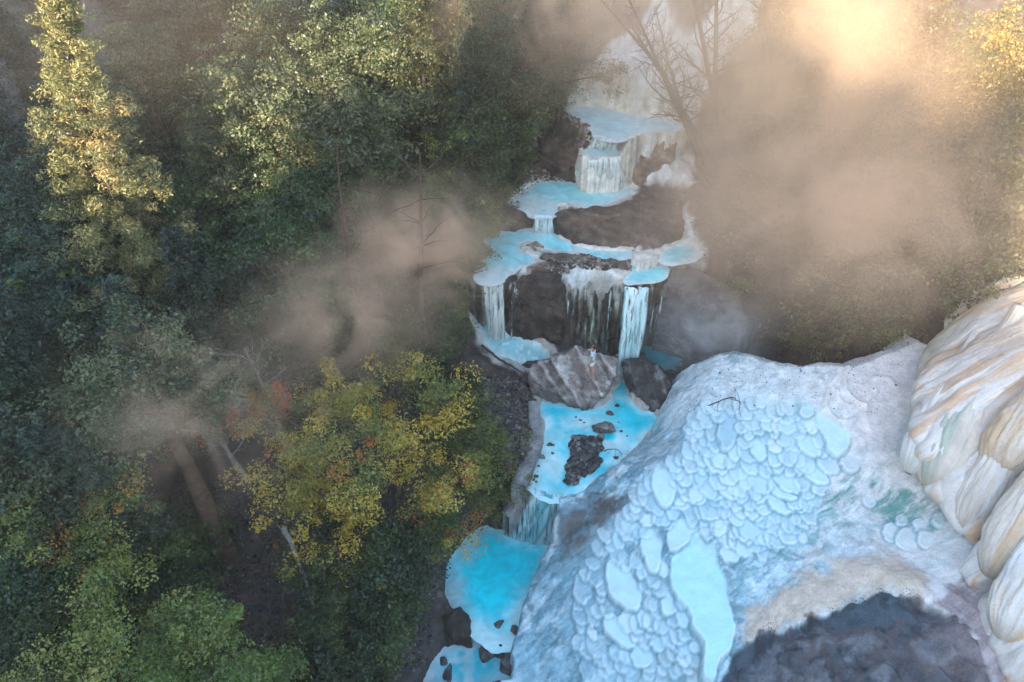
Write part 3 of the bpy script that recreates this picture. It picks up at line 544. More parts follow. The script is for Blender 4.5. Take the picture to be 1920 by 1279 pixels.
fall([P(1000,915,.04), P(1040,930,.05), P(1090,926,.04)], [P(940,1000,ZF), P(985,1014,ZF), P(1036,1022,ZF)], 'fanning cascade that feeds the turquoise pool at the bottom', seed=13, cols=((.60,.76,.80),(.04,.36,.44)), n=50, bow=.45, fade=(.12,.9), layers=3)
# ------------------------------------------------------------------ rocks
def strat(p, seed, ang=(.35, .2, 1.0), f=7):
    a = np.array(ang)/np.linalg.norm(ang); d = p@a + .12*fbm3(p, 1.2, 3, seed); return vn2(d*f, d*0, seed)
def rock(name, hull, label, seed=0, sub=5, disp=.10, col=((.20,.165,.15),(.10,.085,.08)), pale=(.42,.41,.39), pamt=.5, cat='boulder', group=None, mat=M_rock, strata=.05, ang=(.35,.2,1.), wet=None):
    bm = bmesh.new()
    for p in hull: bm.verts.new(p)
    r = bmesh.ops.convex_hull(bm, input=bm.verts); 
    bmesh.ops.delete(bm, geom=[v for v in bm.verts if not v.link_faces], context='VERTS')
    bmesh.ops.triangulate(bm, faces=bm.faces)
    e = [e.calc_length() for e in bm.edges]; size = max(e)
    for _ in range(sub):
        long = [e for e in bm.edges if e.calc_length() > max(size/40, .045)]
        if not long or len(bm.verts) > 30000: break
        bmesh.ops.subdivide_edges(bm, edges=long, cuts=1); bmesh.ops.triangulate(bm, faces=[f for f in bm.faces if len(f.verts) > 3])
    for _ in range(2): bmesh.ops.smooth_vert(bm, verts=bm.verts, factor=.5, use_axis_x=True, use_axis_y=True, use_axis_z=True)
    bm.normal_update()
    p = np.array([v.co[:] for v in bm.verts]); nn = np.array([v.normal[:] for v in bm.verts])
    s0 = strat(p, seed+5, ang)
    blocky = np.round(vn3(p[:, 0]*2.2, p[:, 1]*2.2, p[:, 2]*2.2, seed)*4)/4
    d = disp*fbm3(p, 1.1/max(size/3, .6), 5, seed, .55)+disp*.5*(blocky-.5)+strata*(s0-.5)+min(.03, size*.008)*fbm3(p, 3.2, 4, seed+3, .6)*1.6+.012*fbm3(p, 9, 3, seed+2)
    p2 = p + nn*d[:, None]
    F = np.array([[v.index for v in f.verts] for f in bm.faces]); bm.free()
    c = np.zeros((len(p), 3)); m = ss(fbm3(p, 1.6, 4, seed+9), -.4, .38)[:, None]; c = np.array(col[0])*m+np.array(col[1])*(1-m)
    k = (ss(s0, .55, .85)*.7+ss(fbm3(p, 3.5, 4, seed+11), .1, .6))*pamt*ss(nn[:, 2], -.1, .6); k = np.clip(k, 0, 1)[:, None]; c = c*(1-k)+np.array(pale)*k
    if wet is not None:
        k = ss(wet+.35-p[:, 2]+.1*fbm3(p, 3, 2, 1), 0, .3)[:, None]*.7; c = c*(1-k)+np.array((.03,.03,.03))*k
    o = mesh(name, p2, F, mat, col=c); tag(o, label, cat, group); return o
def hullrnd(c, r, seed, n=16, flat=.75):
    g = np.random.RandomState(seed); v = g.randn(n, 3); v /= np.linalg.norm(v, axis=1)[:, None]; v *= g.uniform(.8, 1.1, (n, 1)); return [tuple(np.array(c)+np.array(r)*q) for q in v]
# the big tilted slab the person stands on
slab = [P(988,705,1.25), P(1000,683,1.6), P(1035,672,1.9), P(1080,648,2.35), P(1100,652,2.4), P(1160,672,2.0), P(1158,690,1.8), P(1135,740,.95), P(1110,770,.0), P(1085,768,.1), P(1040,755,.15), P(1000,738,.35), P(990,720,.7)]
slab += [np.array([P(1000,700,0)[0], P(1000,700,0)[1]+.6, -.3]), P(1100,765,-.4), P(1130,745,-.3), P(1140,700,-.3)+[0,.6,0], P(1080,690,-.3)+[0,1.0,0]]
bould = rock('boulder', [tuple(p) for p in slab], 'huge tilted grey slab of rock with a person standing on it', 7, 7, .12, ((.24,.205,.19),(.12,.10,.095)), (.50,.49,.47), .75, strata=.14, ang=(.85,.1,.55), wet=0)
rock('boulder', [tuple(p) for p in [P(1165,680,1.3),P(1200,672,1.6),P(1240,690,1.5),P(1258,720,1.1),P(1250,765,.0),P(1228,772,0.),P(1185,750,.0),P(1170,720,.3),P(1250,740,-.4),P(1180,720,-.4)]] + [(P(1200,690,0)[0], P(1200,690,0)[1]+1.3, .0)],
     'dark wet boulder right of the big slab, touching the white mound', 17, 6, .16, ((.085,.08,.078),(.045,.042,.042)), (.30,.31,.31), .45, wet=0, ang=(.9,.2,.2))
rock('boulder', hullrnd(P(1020,688,.75)+[-.6,.3,-.2], (.55,.45,.4), 4), 'small dark round boulder behind the left end of the big slab', 4, 4, .05, ((.07,.055,.05),(.05,.04,.04)), pamt=.1)
rock('boulder', hullrnd(P(1132,808,.1), (.55,.40,.35), 21), 'grey boulder lying on the upper end of the gravel bar', 21, 5, .08, ((.13,.13,.125),(.07,.07,.07)), pamt=.35)
rock('boulder', [tuple(P(858,1180,ZF)+np.array(q)) for q in [(-.75,-.4,-.4),(.55,-.5,-.4),(-.6,.5,-.4),(.5,.5,-.4),(-.2,-.1,1.1),(.1,.25,1.15),(.35,.2,.7),(-.5,.1,.7)]], 'dark brown pointed boulder at the lower left shore of the turquoise pool', 22, 6, .12, ((.05,.045,.038),(.03,.028,.025)), (.09,.08,.06), .3, ang=(1,.3,.1))
for q, (u, v, z, rx, ry, rz, lb) in enumerate([(938,1170,ZF,.26,.2,.22,'small dark rock alone in the lower end of the turquoise pool'), (915,1228,ZI,.5,.35,.35,'grey angular boulder below the turquoise pool, left of its pair'),
    (938,1222,ZI,.3,.34,.45,'narrow dark boulder squeezed between the grey boulder and the mound foot'), (953,1250,ZI,.32,.6,.5,'long dark boulder against the foot of the white mound at the bottom edge'), (842,1262,ZI,.22,.4,.3,'black stone in the foam at the bottom edge of the photo'),
    (832,1240,ZI,.2,.2,.2,'small black stone just above the stone at the bottom edge'), (968,1185,ZF,.3,.28,.24,'flat brown rock where the turquoise pool touches the mound')]):
    rock('boulder', hullrnd(P(u, v, z), (rx, ry, rz), 31+q), lb, 31+q, 5, .06, ((.10,.10,.10),(.05,.05,.052)), (.25,.27,.28), .4)
# brown rock masses among the upper pools
def mass(px, z0, label, seed, **kw):
    pts = []
    dy = kw.pop('dy', 0.0)
    for u, v, z in px:
        p = P(u, v, z); pts.append((p[0], p[1]+dy, p[2])); pts.append((p[0], p[1]+.1+dy*.6, z0))
    return rock('rock_outcrop', pts, label, seed, 6, cat='rock outcrop', **kw)
BR = dict(col=((.105,.075,.058),(.06,.045,.038)), pale=(.24,.19,.15), pamt=.3, disp=.2, strata=.05)
mass([(1042,400,5.35),(1090,395,5.4),(1130,388,5.55),(1180,376,5.7),(1240,372,5.75),(1275,378,5.7),(1280,420,5.2),(1275,455,4.55),(1240,470,4.4),(1210,480,4.3),(1150,468,4.4),(1100,462,4.4),(1060,445,4.5),(1038,420,4.8)], 3.8, 'wide brown rock mass standing between the upper and the middle pools', 41, **BR)
mass([(905,395,5.0),(945,378,5.4),(990,398,5.2),(1000,412,4.9),(998,424,4.5),(940,424,4.5),(910,430,4.6)], 3.8, 'brown rock shoulder left of the small cascade', 42, **BR)
mass([(1170,262,7.3),(1230,250,7.5),(1270,262,7.3),(1265,300,6.4),(1240,335,5.7),(1195,345,5.5),(1168,300,6.3)], 5, 'reddish rock mound right of the pale domed cascade', 43, col=((.24,.16,.11),(.14,.10,.08)), pale=(.45,.38,.32), pamt=.5, disp=.16, strata=.04)
mass([(1015,250,7.0),(1060,222,7.6),(1105,228,7.5),(1125,250,7.2),(1095,275,6.8),(1110,295,6.4),(1060,320,5.9),(1010,300,6.1)], 5, 'brown pebbly rock left of the pale stream under the mist', 44, **BR)
mass([(985,460,4.5),(1005,452,4.65),(1020,460,4.55),(1012,470,4.4),(985,470,4.4)], 4.0, 'little brown islet in the left middle pool', 45, col=((.25,.19,.13),(.12,.09,.07)), pale=(.5,.48,.42), pamt=.6, disp=.05, strata=.02)
mass([(1015,483,4.5),(1060,474,4.6),(1100,482,4.55),(1130,492,4.5),(1175,490,4.45),(1180,505,4.3),(1120,508,4.25),(1060,506,4.3),(1010,500,4.3)], 3.8, 'low grey rock sill along the front of the middle pools', 46, col=((.14,.115,.10),(.08,.065,.06)), pale=(.35,.33,.30), pamt=.5, disp=.10, strata=.04)
mass([(950,520,4.3),(975,503,4.45),(1010,497,4.45),(1050,503,4.4),(1060,530,4.1),(1055,580,3.),(1040,640,.6),(985,635,.6),(965,590,2.4),(958,545,3.7)], 0.4, 'dark brown rounded rock nose between the left and right waterfalls', 47, col=((.075,.058,.046),(.045,.035,.03)), pale=(.13,.10,.08), pamt=.3, disp=.22, strata=.05, dy=-.45)
mass([(1258,500,4.5),(1290,492,4.5),(1340,515,4.3),(1385,550,3.9),(1400,600,2.9),(1380,625,2.3),(1330,635,1.2),(1290,648,.6),(1255,640,.6),(1240,560,3.),(1240,530,4.1)], 0, 'grey rock buttress right of the bright waterfall', 48, col=((.14,.13,.125),(.08,.072,.07)), pale=(.18,.18,.18), pamt=.15, disp=.26, strata=.04, ang=(1,.2,.05))
mass([(1180,480,4.35),(1215,478,4.5),(1235,484,4.45),(1225,492,4.3),(1190,490,4.3)], 4, 'small dark rock tongue at the foot of the wide brown rock mass', 49, **{**BR, 'disp': .06})
# pale domed cascade (a travertine dome with water running over it)
dome = rock('travertine_dome', [tuple(P(u, v, z)) for u, v, z in [(1080,345,5.3),(1078,320,6.0),(1088,303,6.5),(1110,293,6.8),(1140,290,6.85),(1165,300,6.6),(1180,322,6.0),(1182,350,5.3),(1130,356,5.2)]]+[tuple(P(1085,310,6.4)+[0,1.2,0]), tuple(P(1175,310,6.3)+[0,1.2,0]), tuple(P(1130,350,5.2)+[0,2,0])],
     'pale travertine dome with water running over it above the upper pool', 55, 6, .05, ((.62,.66,.62),(.52,.56,.50)), (.74,.78,.78), .8, 'travertine dome', mat=M_trav, strata=.03)
# stones on the gravel bar: far too many to count
def stones(name, poly, zf, n, r, seed, cols, label):
    g = np.random.RandomState(seed); V = []; F = []; Cc = []; k = 0; lo, hi = poly.min(0), poly.max(0); b = 0
    base = np.array([(1,0,0),(-1,0,0),(0,1,0),(0,-1,0),(0,0,1),(0,0,-1)], float); bf = np.array([(0,2,4),(2,1,4),(1,3,4),(3,0,4),(2,0,5),(1,2,5),(3,1,5),(0,3,5)])
    bm = bmesh.new(); bmesh.ops.create_icosphere(bm, subdivisions=1, radius=1); base = np.array([v.co[:] for v in bm.verts]); bf = np.array([[v.index for v in f.verts] for f in bm.faces]); bm.free()
    q = g.uniform(lo, hi, (n*6, 2)); q = q[sdf(poly, q[:, 0], q[:, 1]) + .25*fbm2(q[:, 0], q[:, 1], 2.2, 3, seed) > 0][:n]
    zq = zf(q[:, 0], q[:, 1]) 
    for i in range(len(q)):
        s = r*g.lognormal(0, .45); sc = s*np.array([g.uniform(.7, 1.3), g.uniform(.7, 1.3), g.uniform(.5, .8)]); a = g.uniform(0, 6.3); v = base*(1+.25*g.uniform(-1, 1, (len(base), 1)))*sc
        x = v[:, 0]*math.cos(a)-v[:, 1]*math.sin(a); y = v[:, 0]*math.sin(a)+v[:, 1]*math.cos(a)
        V.append(np.stack([x+q[i, 0], y+q[i, 1], v[:, 2]+zq[i]+s*.2], 1)); F.append(bf+b); b += len(base)
        c = np.array(cols[g.randint(len(cols))])*g.uniform(.6, 1.4); Cc.append(np.tile(c, (len(base), 1)))
    o = mesh(name, np.concatenate(V), np.concatenate(F), M_rock, col=np.concatenate(Cc), smooth=False); return tag(o, label, None, kind='stuff')
barp = PZ([(1078,822),(1110,812),(1130,820),(1135,840),(1118,860),(1110,880),(1085,905),(1062,908),(1060,885),(1066,850)], .05)
DK = [(.05,.055,.06),(.09,.095,.10),(.16,.16,.16),(.03,.035,.04),(.035,.03,.03)]
stones('gravel_bar', barp, lambda x, y: np.full(len(x), .05), 1500, .055, 3, DK, 'dark gravel bar in the middle of the turquoise stream')
# its body, a low heap
g1 = PZ([(1085,825),(1115,818),(1125,838),(1105,865),(1085,900),(1068,895),(1072,855)], 0.)
rock('gravel_heap', [(*p, .05) for p in g1]+[(*p, -.3) for p in g1], 'low dark heap under the gravel bar in the turquoise stream', 77, 5, .03, ((.06,.065,.07),(.04,.045,.05)), pamt=.2, cat='gravel bank')
lb = lambda z0: (lambda x, y: gz(x, y))
stones('pebbles', np.array([hit(gz, u, v)[:2] for u, v in [(640,1020),(860,980),(835,1060),(800,1279),(560,1279),(600,1120)]]), lb(0), 2600, .035, 4, [(.10,.10,.11),(.05,.05,.055),(.18,.17,.17),(.06,.045,.04)], 'scattered pebbles and leaf litter on the dark bank')
stones('pebbles', np.array([hit(gz, u, v)[:2] for u, v in [(860,700),(990,715),(1005,760),(985,900),(930,880),(880,780)]]), lb(0), 1500, .05, 6, [(.10,.09,.085),(.05,.045,.045),(.17,.16,.15)], 'stony dark bank left of the concrete wall')
stones('pebbles', np.array([hit(gz, u, v)[:2] for u, v in [(960,240),(1040,190),(1110,250),(1090,320),(1000,340),(930,300)]]), lb(0), 1500, .06, 8, [(.16,.12,.10),(.30,.26,.23),(.10,.075,.06)], 'pale stones on the brown slope left of the upper stream')
stones('pebbles', np.array([hit(gz, u, v)[:2] for u, v in [(1015,478),(1180,485),(1185,520),(1030,515)]]), lb(0), 900, .045, 9, [(.14,.11,.09),(.32,.29,.26),(.07,.06,.05)], 'stones on the rock sill in front of the middle pools')
stones('pebbles', np.array([hit(gz, u, v)[:2] for u, v in [(1395,1195),(1470,1170),(1560,1130),(1700,1095),(1730,1125),(1650,1116),(1560,1150),(1470,1180),(1400,1212)]]), lb(0), 500, .008, 10, [(.06,.055,.05),(.12,.10,.09)], 'black grit along the lower rim of the tan shoulder')
deb = np.array([hit(gz, u, v)[:2] for u, v in [(1270,700),(1400,650),(1540,660),(1700,600),(1780,600),(1700,700),(1640,780),(1500,760),(1350,780),(1240,800)]])
stones('leaf_litter', deb, lb(0), 1500, .012, 12, [(.05,.04,.035),(.10,.07,.05),(.04,.04,.045)], 'dark leaf litter scattered over the upper white mound')
stones('leaf_litter', np.array([hit(gz, u, v)[:2] for u, v in [(1480,690),(1560,650),(1660,610),(1740,540),(1760,560),(1640,650),(1560,680),(1500,700)]]), lb(0), 1100, .022, 13, [(.04,.03,.028),(.08,.055,.04)], 'dark litter under the bushes at the upper edge of the mound')
stones('leaf_litter', np.array([hit(gz, u, v)[:2] for u, v in [(330,900),(520,880),(620,1000),(640,1279),(350,1279),(280,1060)]]), lb(0), 2600, .035, 14, [(.10,.06,.035),(.06,.05,.045),(.14,.13,.12),(.20,.09,.03),(.03,.028,.026)], 'brown leaf litter and small stones on the dark clearing floor')
# single stones in the stream
SG = np.random.RandomState(9)
for u, v, s, lbl in [(1158,760,.14,'dark stone nearest the dark wet boulder, in shallow water'),(1143,775,.2,'grey stone off the tip of the big slab'),(1088,788,.09,'small stone left of three below the big slab'),(1080,782,.07,'smallest of three stones below the big slab'),(1096,792,.08,'right of three stones below the big slab'),
    (1160,792,.08,'small stone right of the boulder on the gravel bar'),(1165,808,.09,'lowest stone right of the boulder on the gravel bar'),(1176,817,.08,'lone stone in the turquoise right of the gravel bar'),(1033,834,.18,'flat grey stone under water near the concrete wall'),
    (1036,850,.07,'small stone right below the flat grey stone by the wall'),(1016,857,.16,'brown stone close to the bend of the concrete wall'),(1010,874,.09,'small stone under the brown stone by the wall'),(1005,893,.12,'stone near the foot of the concrete wall'),(1155,858,.14,'dark driftwood-brown stone inside the curved branch')]:
    rock('stone', hullrnd(P(u, v, .03), (s*1.1, s*.8, s*.6), int(u+v)), lbl, int(u), 3, s*.12, ((.09,.085,.08),(.05,.05,.05)), pamt=.3, cat='stone', group='stones lying in the turquoise stream')
# ------------------------------------------------------------------ concrete retaining wall
def wall(pts, th, h, label):
    V = []; n = len(pts)
    pts = [np.array(p) for p in pts]; dens = []
    for a, b in zip(pts[:-1], pts[1:]):
        for t in np.linspace(0, 1, 14, endpoint=False): dens.append(a*(1-t)+b*t)
    dens.append(pts[-1]); dens = np.array(dens); d = np.gradient(dens[:, :2], axis=0); d /= np.linalg.norm(d, axis=1)[:, None]; nrm = np.stack([-d[:, 1], d[:, 0]], 1)
    prof = [(0, -h), (0, -h*.5), (0, -.04), (.03, 0), (.5, .015), (.97, 0), (1, -.04), (1, -h*.5), (1, -h)]
    for i, p in enumerate(dens):
        t = th[0]+(th[1]-th[0])*i/(len(dens)-1)
        for a, b in prof:
            q = p[:2]-nrm[i]*a*t*-1; V.append((q[0], q[1], p[2]+b))
    V = np.array(V); V += .025*np.stack([fbm3(V, 2.5, 4, s) for s in (1, 2, 3)], 1)
    k = len(prof); F = gridfaces(len(dens), k); caps = []
    for r0, rev in ((0, False), (len(dens)-1, True)):
        ids = [r0*k+j for j in range(k)]
        for j in range(1, k//2+1):
            a, b, c, e = ids[j-1], ids[j], ids[k-1-j], ids[k-j]
            if b == c: continue
            caps.append([a, b, c, e] if rev else [e, c, b, a])
    return tag(mesh('retaining_wall', V, np.concatenate([F, np.array(caps)]), M_conc, smooth=False), label, 'wall')
wall([P(985,912,.55), P(1018,822,.55), P(1014,790,.5), P(1010,752,.45)], (.55, .45), 1.6, 'weathered grey concrete wall along the left side of the turquoise stream')
wall([P(955,972,-.9), P(968,955,-.6), P(990,918,.1)], (.45, .5), 1.1, 'broken low block of concrete at the head of the bottom cascade')

# ------------------------------------------------------------------ the draped white formation on the right
lip = [P(2080,380,7.4), P(1995,425,6.9), P(1925,466,6.3), P(1850,525,5.6), P(1795,600,4.7), P(1752,680,4.2), P(1716,745,3.9), P(1702,815,3.6), P(1728,895,3.1), P(1765,912,3.0), P(1815,975,2.7), P(1850,1040,2.6), P(1862,1100,2.6), P(1900,1180,2.4), P(1940,1290,2.2), P(1980,1400,2.0)]
lip = np.array(lip); ks = np.linspace(0, 1, len(lip)); seg = np.concatenate([[0], np.cumsum(np.linalg.norm(np.diff(lip, axis=0), axis=1))]); seg /= seg[-1]
NS, NT = 620, 220
sv = np.linspace(0, 1, NS); Lp = np.stack([np.interp(sv, seg, lip[:, i]) for i in range(3)], 1)
ker = np.hanning(41); ker /= ker.sum(); Lp = np.stack([np.convolve(np.pad(Lp[:, i], 20, 'edge'), ker, 'valid') for i in range(3)], 1)
tg = np.gradient(Lp[:, :2], axis=0); tg /= np.linalg.norm(tg, axis=1)[:, None]; inw = np.stack([-tg[:, 1], tg[:, 0]], 1)
if inw[NS//2, 0] < 0: inw = -inw
bl_ = sv[:, None]; inw = inw*.25 + (np.array([.92, .30])*(1-bl_)+np.array([.84, .50])*bl_)*.75; inw /= np.linalg.norm(inw, axis=1)[:, None]
slen = seg[-1]*np.linalg.norm(np.diff(Lp, axis=0), axis=1).sum(); sm = sv*slen
tv = np.linspace(0, 1, NT)
S, T = np.meshgrid(sm, tv, indexing='ij')
# profile: foot tucked in, overhanging lip, long convex rise to the top
pt = np.array([0, .06, .12, .17, .22, .30, .42, .60, .80, 1.0]); pd = np.array([.9, .75, .45, .10, .0, .35, 1.2, 3.2, 6.5, 12.]); pz = np.array([-1.4, -.9, -.55, -.25, .15, .9, 1.9, 3.1, 3.9, 4.3])
amp = np.interp(sv, [0, .12, .3, .6, .8, 1], [.35, .5, .95, 1.05, .9, .8])[:, None]
D = np.interp(T, pt, pd); Hh = np.interp(T, pt, pz)*amp
kk = np.hanning(25); kk /= kk.sum()
D = np.apply_along_axis(lambda r: np.convolve(np.pad(r, 12, 'edge'), kk, 'valid'), 1, D); Hh = np.apply_along_axis(lambda r: np.convolve(np.pad(r, 12, 'edge'), kk, 'valid'), 1, Hh)
Sw = S - 1.5*(T-.2) + .35*fbm2(S, T*5, .5, 3, 5)
def folds(s, wd, seed, sharp=2.2):
    i = s/wd; k = np.floor(i); f = i-k; r = _h(k, k*0, k*0, seed); return (1-np.abs(2*f-1)**sharp)*(.35+.65*r), r, f
f1, r1, q1 = folds(Sw+.5*fbm2(S, T*3, .6, 2, 15), 2.3, 1, 2.6); f2, r2, q2 = folds(Sw+.4+.6*fbm2(S, T*6, .9, 3, 16), .95, 2, 2.0); f3, _, _ = folds(Sw+.1*fbm2(S, T*9, 3, 3, 17), .16, 3, 2.0)
env = ss(T, .05, .16)*(1-ss(T, .45, .9)); env2 = ss(T, .04, .12)*(1-ss(T, .55, 1.))
hi = ss(T, .55, .18); out = (.72*f1*env*(.22+.78*hi) + .17*f2*env2*(.12+.88*hi) + .022*f3*env2)
drop = (1.1*(r1-.5)+.35*(r2-.5))*ss(T, .4, .2)*ss(T, .02, .1)     # each drape hangs to its own level
px_ = Lp[:, 0][:, None] + inw[:, 0][:, None]*(D-out) ; py_ = Lp[:, 1][:, None] + inw[:, 1][:, None]*(D-out); pz_ = Lp[:, 2][:, None] + Hh + out*.25 - drop
terr = .05*np.maximum(0, fbm2(S*.7, T*9, 1.0, 3, 6))*env2; px_ -= inw[:, 0][:, None]*terr; py_ -= inw[:, 1][:, None]*terr
wv = np.stack([px_.ravel(), py_.ravel(), pz_.ravel()], 1); wv += .07*np.stack([fbm3(wv, 1.1, 4, s) for s in (1, 2, 3)], 1)
wc = np.zeros(S.shape+(3,)); wc[:] = (.66, .63, .60)
bnd = fbm2(Sw*1.3, T*3.2, 1.0, 4, 7); wc = lerp(wc, (.66,.42,.22), ss(bnd, .05, .6)*ss(T, .1, .25)*.6); wc = lerp(wc, (.78,.77,.75), ss(-bnd, .1, .5)*.8)
wc = lerp(wc, (.40,.42,.32), np.exp(-((sv[:, None]-.42)/.035)**2-((T-.25)/.09)**2)*.9); wc = lerp(wc, (.46,.50,.44), np.exp(-((sv[:, None]-.33)/.03)**2-((T-.33)/.12)**2)*.6)
wc = lerp(wc, (.62,.34,.14), ss(fbm2(Sw*3, T*5, 1.0, 3, 8), .15, .6)*ss(S, slen*.4, slen*.6)*.6)
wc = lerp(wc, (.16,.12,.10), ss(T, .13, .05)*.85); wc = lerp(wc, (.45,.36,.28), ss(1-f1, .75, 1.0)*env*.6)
wc = lerp(wc, (.15,.11,.08), ss(fbm2(px_, py_, 4, 3, 9), .6, .8)*ss(T, .4, .6)*.5)
FO = empty('travertine_formation', tuple(P(1800, 800, 3.5))); fo_ = np.array(FO.location)
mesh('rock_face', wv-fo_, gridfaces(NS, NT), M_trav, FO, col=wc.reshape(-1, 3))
def hang(a, b, r, c0, c1, seed, bulge=.5, flat=.75):
    a = np.array(a); b = np.array(b)+[-.30, -.18, .0]; a = a+(a-b)*.55+[.25, .1, -.25]; nu, nv = 160, 130; tt_ = np.linspace(0, 1, nu); th = np.linspace(0, 2*math.pi, nv, endpoint=False); T_, H_ = np.meshgrid(tt_, th, indexing='ij')
    ax = (b-a)/np.linalg.norm(b-a); sd_ = np.cross(ax, [0, 0, 1]); sd_ /= np.linalg.norm(sd_); up_ = np.cross(sd_, ax); up_ *= np.sign(up_[2])
    rp = np.where(T_ < .80, (.30+.70*ss(T_, 0, .80)), np.sqrt(np.clip(1-((T_-.80)/.204)**2, 0, 1))); hc_ = np.cos(H_); hs_ = np.sin(H_); rib = 1+.022*np.cos(H_*23+5*fbm2(T_*3, hc_*2, 1, 3, seed))*(.4+.6*ss(fbm2(T_*2, hc_*3, 1, 2, seed+2), -.3, .4))+.13*fbm2(T_*2.2, hc_*1.6, 1.3, 5, seed+1)+.05*fbm2(T_*9, hc_*6, 1.3, 3, seed+4)
    ctr = a+(b-a)*T_[..., None]+up_*(np.sin(T_*math.pi)**.8*bulge)[..., None]
    V_ = ctr+(sd_*(np.cos(H_)*rp*rib*r)[..., None])+(up_*(np.sin(H_)*rp*rib*r*flat)[..., None]); V_ = V_.reshape(-1, 3)
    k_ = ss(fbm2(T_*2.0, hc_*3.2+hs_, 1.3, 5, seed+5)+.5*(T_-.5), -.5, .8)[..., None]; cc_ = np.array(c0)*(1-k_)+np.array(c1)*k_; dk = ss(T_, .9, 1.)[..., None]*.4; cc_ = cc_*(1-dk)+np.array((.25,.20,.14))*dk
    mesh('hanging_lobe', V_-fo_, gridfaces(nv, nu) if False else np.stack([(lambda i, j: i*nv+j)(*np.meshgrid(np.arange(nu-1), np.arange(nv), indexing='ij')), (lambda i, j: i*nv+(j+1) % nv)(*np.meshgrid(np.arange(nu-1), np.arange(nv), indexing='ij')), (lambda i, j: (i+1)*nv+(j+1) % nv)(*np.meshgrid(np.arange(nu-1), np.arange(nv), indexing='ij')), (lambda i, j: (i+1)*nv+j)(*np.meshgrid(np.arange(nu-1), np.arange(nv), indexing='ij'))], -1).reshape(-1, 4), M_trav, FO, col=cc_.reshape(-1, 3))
CRM, GRG, WHT, ORA = (.64,.58,.51), (.42,.47,.40), (.68,.67,.65), (.60,.45,.30)
hang(P(1850,690,5.6), P(1752,905,2.95), .98, CRM, GRG, 1, .42)
hang(P(1795,690,5.2), P(1716,880,3.1), .55, WHT, (.50,.56,.52), 2, .55)
hang(P(1905,800,5.3), P(1818,985,2.6), .62, WHT, CRM, 3, .40)
hang(P(1945,740,6.0), P(1880,885,4.2), .80, CRM, ORA, 4, .5)
hang(P(1960,880,5.2), P(1868,1075,2.9), .72, CRM, ORA, 5, .5)
hang(P(1990,960,4.8), P(1895,1190,2.6), .75, WHT, (.66,.52,.36), 6, .5)
tag(FO, 'tall white and cream draped travertine formation with hanging folds on the right', 'rock formation')

# ------------------------------------------------------------------ plants
class Acc:
    def __init__(s): s.V = []; s.F = []; s.C = []; s.n = 0
    def add(s, V, F, c=None):
        s.V.append(V); s.F.append(F+s.n); s.n += len(V)
        if c is not None: s.C.append(c)
    def obj(s, name, mat, parent, smooth=True):
        return mesh(name, np.concatenate(s.V), np.concatenate(s.F), mat, parent, np.concatenate(s.C) if s.C else None, smooth)
def tube(acc, pts, r0, r1, k=5):
    pts = np.array(pts); n = len(pts); d = np.gradient(pts, axis=0); d /= np.linalg.norm(d, axis=1)[:, None]+1e-9
    a = np.cross(d, np.array([.3, .5, .81])); a /= np.linalg.norm(a, axis=1)[:, None]+1e-9; b = np.cross(d, a); th = np.arange(k)*2*math.pi/k; r = np.linspace(r0, r1, n)
    V = pts[:, None]+r[:, None, None]*(a[:, None]*np.cos(th)[None, :, None]+b[:, None]*np.sin(th)[None, :, None])
    i = np.arange(n-1)[:, None]; j = np.arange(k)[None]; q = (j+1) % k
    F = np.stack([i*k+j, i*k+q, (i+1)*k+q, (i+1)*k+j], -1).reshape(-1, 4); acc.add(V.reshape(-1, 3), F)
def limb(g, p, d, L, n=6, wob=.25, up=0.0):
    pts = [np.array(p, float)]; d = np.array(d, float); d /= np.linalg.norm(d)
    for i in range(n):
        d = d+g.randn(3)*wob*.5+np.array([0, 0, up]); d /= np.linalg.norm(d); pts.append(pts[-1]+d*L/n)
    return np.array(pts), d
def leaves(g, acc, cen, rad, n, size, col, flat=.6, narrow=.5, jit=.16, up=.5):
    """n pointed leaf sprays spread through clumps cen with radii rad; col is one colour per clump"""
    m = len(cen); q = g.randn(m, n, 3); q /= np.linalg.norm(q, axis=2, keepdims=True)+1e-9; q *= g.uniform(.25, 1, (m, n, 1))**.6
    c = cen[:, None]+q*rad[:, None, None]*np.array([1, 1, flat]); nr = q*.8+g.randn(m, n, 3)*.6+np.array([0, 0, up]); nr /= np.linalg.norm(nr, axis=2, keepdims=True)
    t = np.cross(nr, g.randn(m, n, 3)); t /= np.linalg.norm(t, axis=2, keepdims=True)+1e-9; b = np.cross(nr, t); s = size*g.lognormal(0, .3, (m, n, 1))
    v = np.stack([c-t*s*.5, c+b*s*narrow*.5, c+t*s*.5-nr*s*.12, c-b*s*narrow*.5], 2).reshape(-1, 3)
    F = np.arange(m*n*4).reshape(-1, 4)
    cc = col[:, None]*(1+jit*g.randn(m, n, 1)*.7)+g.randn(m, n, 3)*.006; cc = np.repeat(cc.reshape(-1, 3), 4, 0); acc.add(v, F, np.clip(cc, .004, 1))
def pal(g, P_, n, centres=None, seed=0):
    """each clump takes one palette colour; neighbouring clumps tend to agree"""
    w_ = np.array([p[1] for p in P_], float); cum = np.cumsum(w_/w_.sum()); f = (vn3(centres[:, 0]*.7, centres[:, 1]*.7, centres[:, 2]*.7, seed)-.5)*1.5+.5
    f = np.clip(f*.7+g.rand(n)*.3, 0, .999); f = np.argsort(np.argsort(f))/max(n, 1); return np.array([P_[int(np.searchsorted(cum, x, side='right').clip(0, len(P_)-1))][0] for x in f])
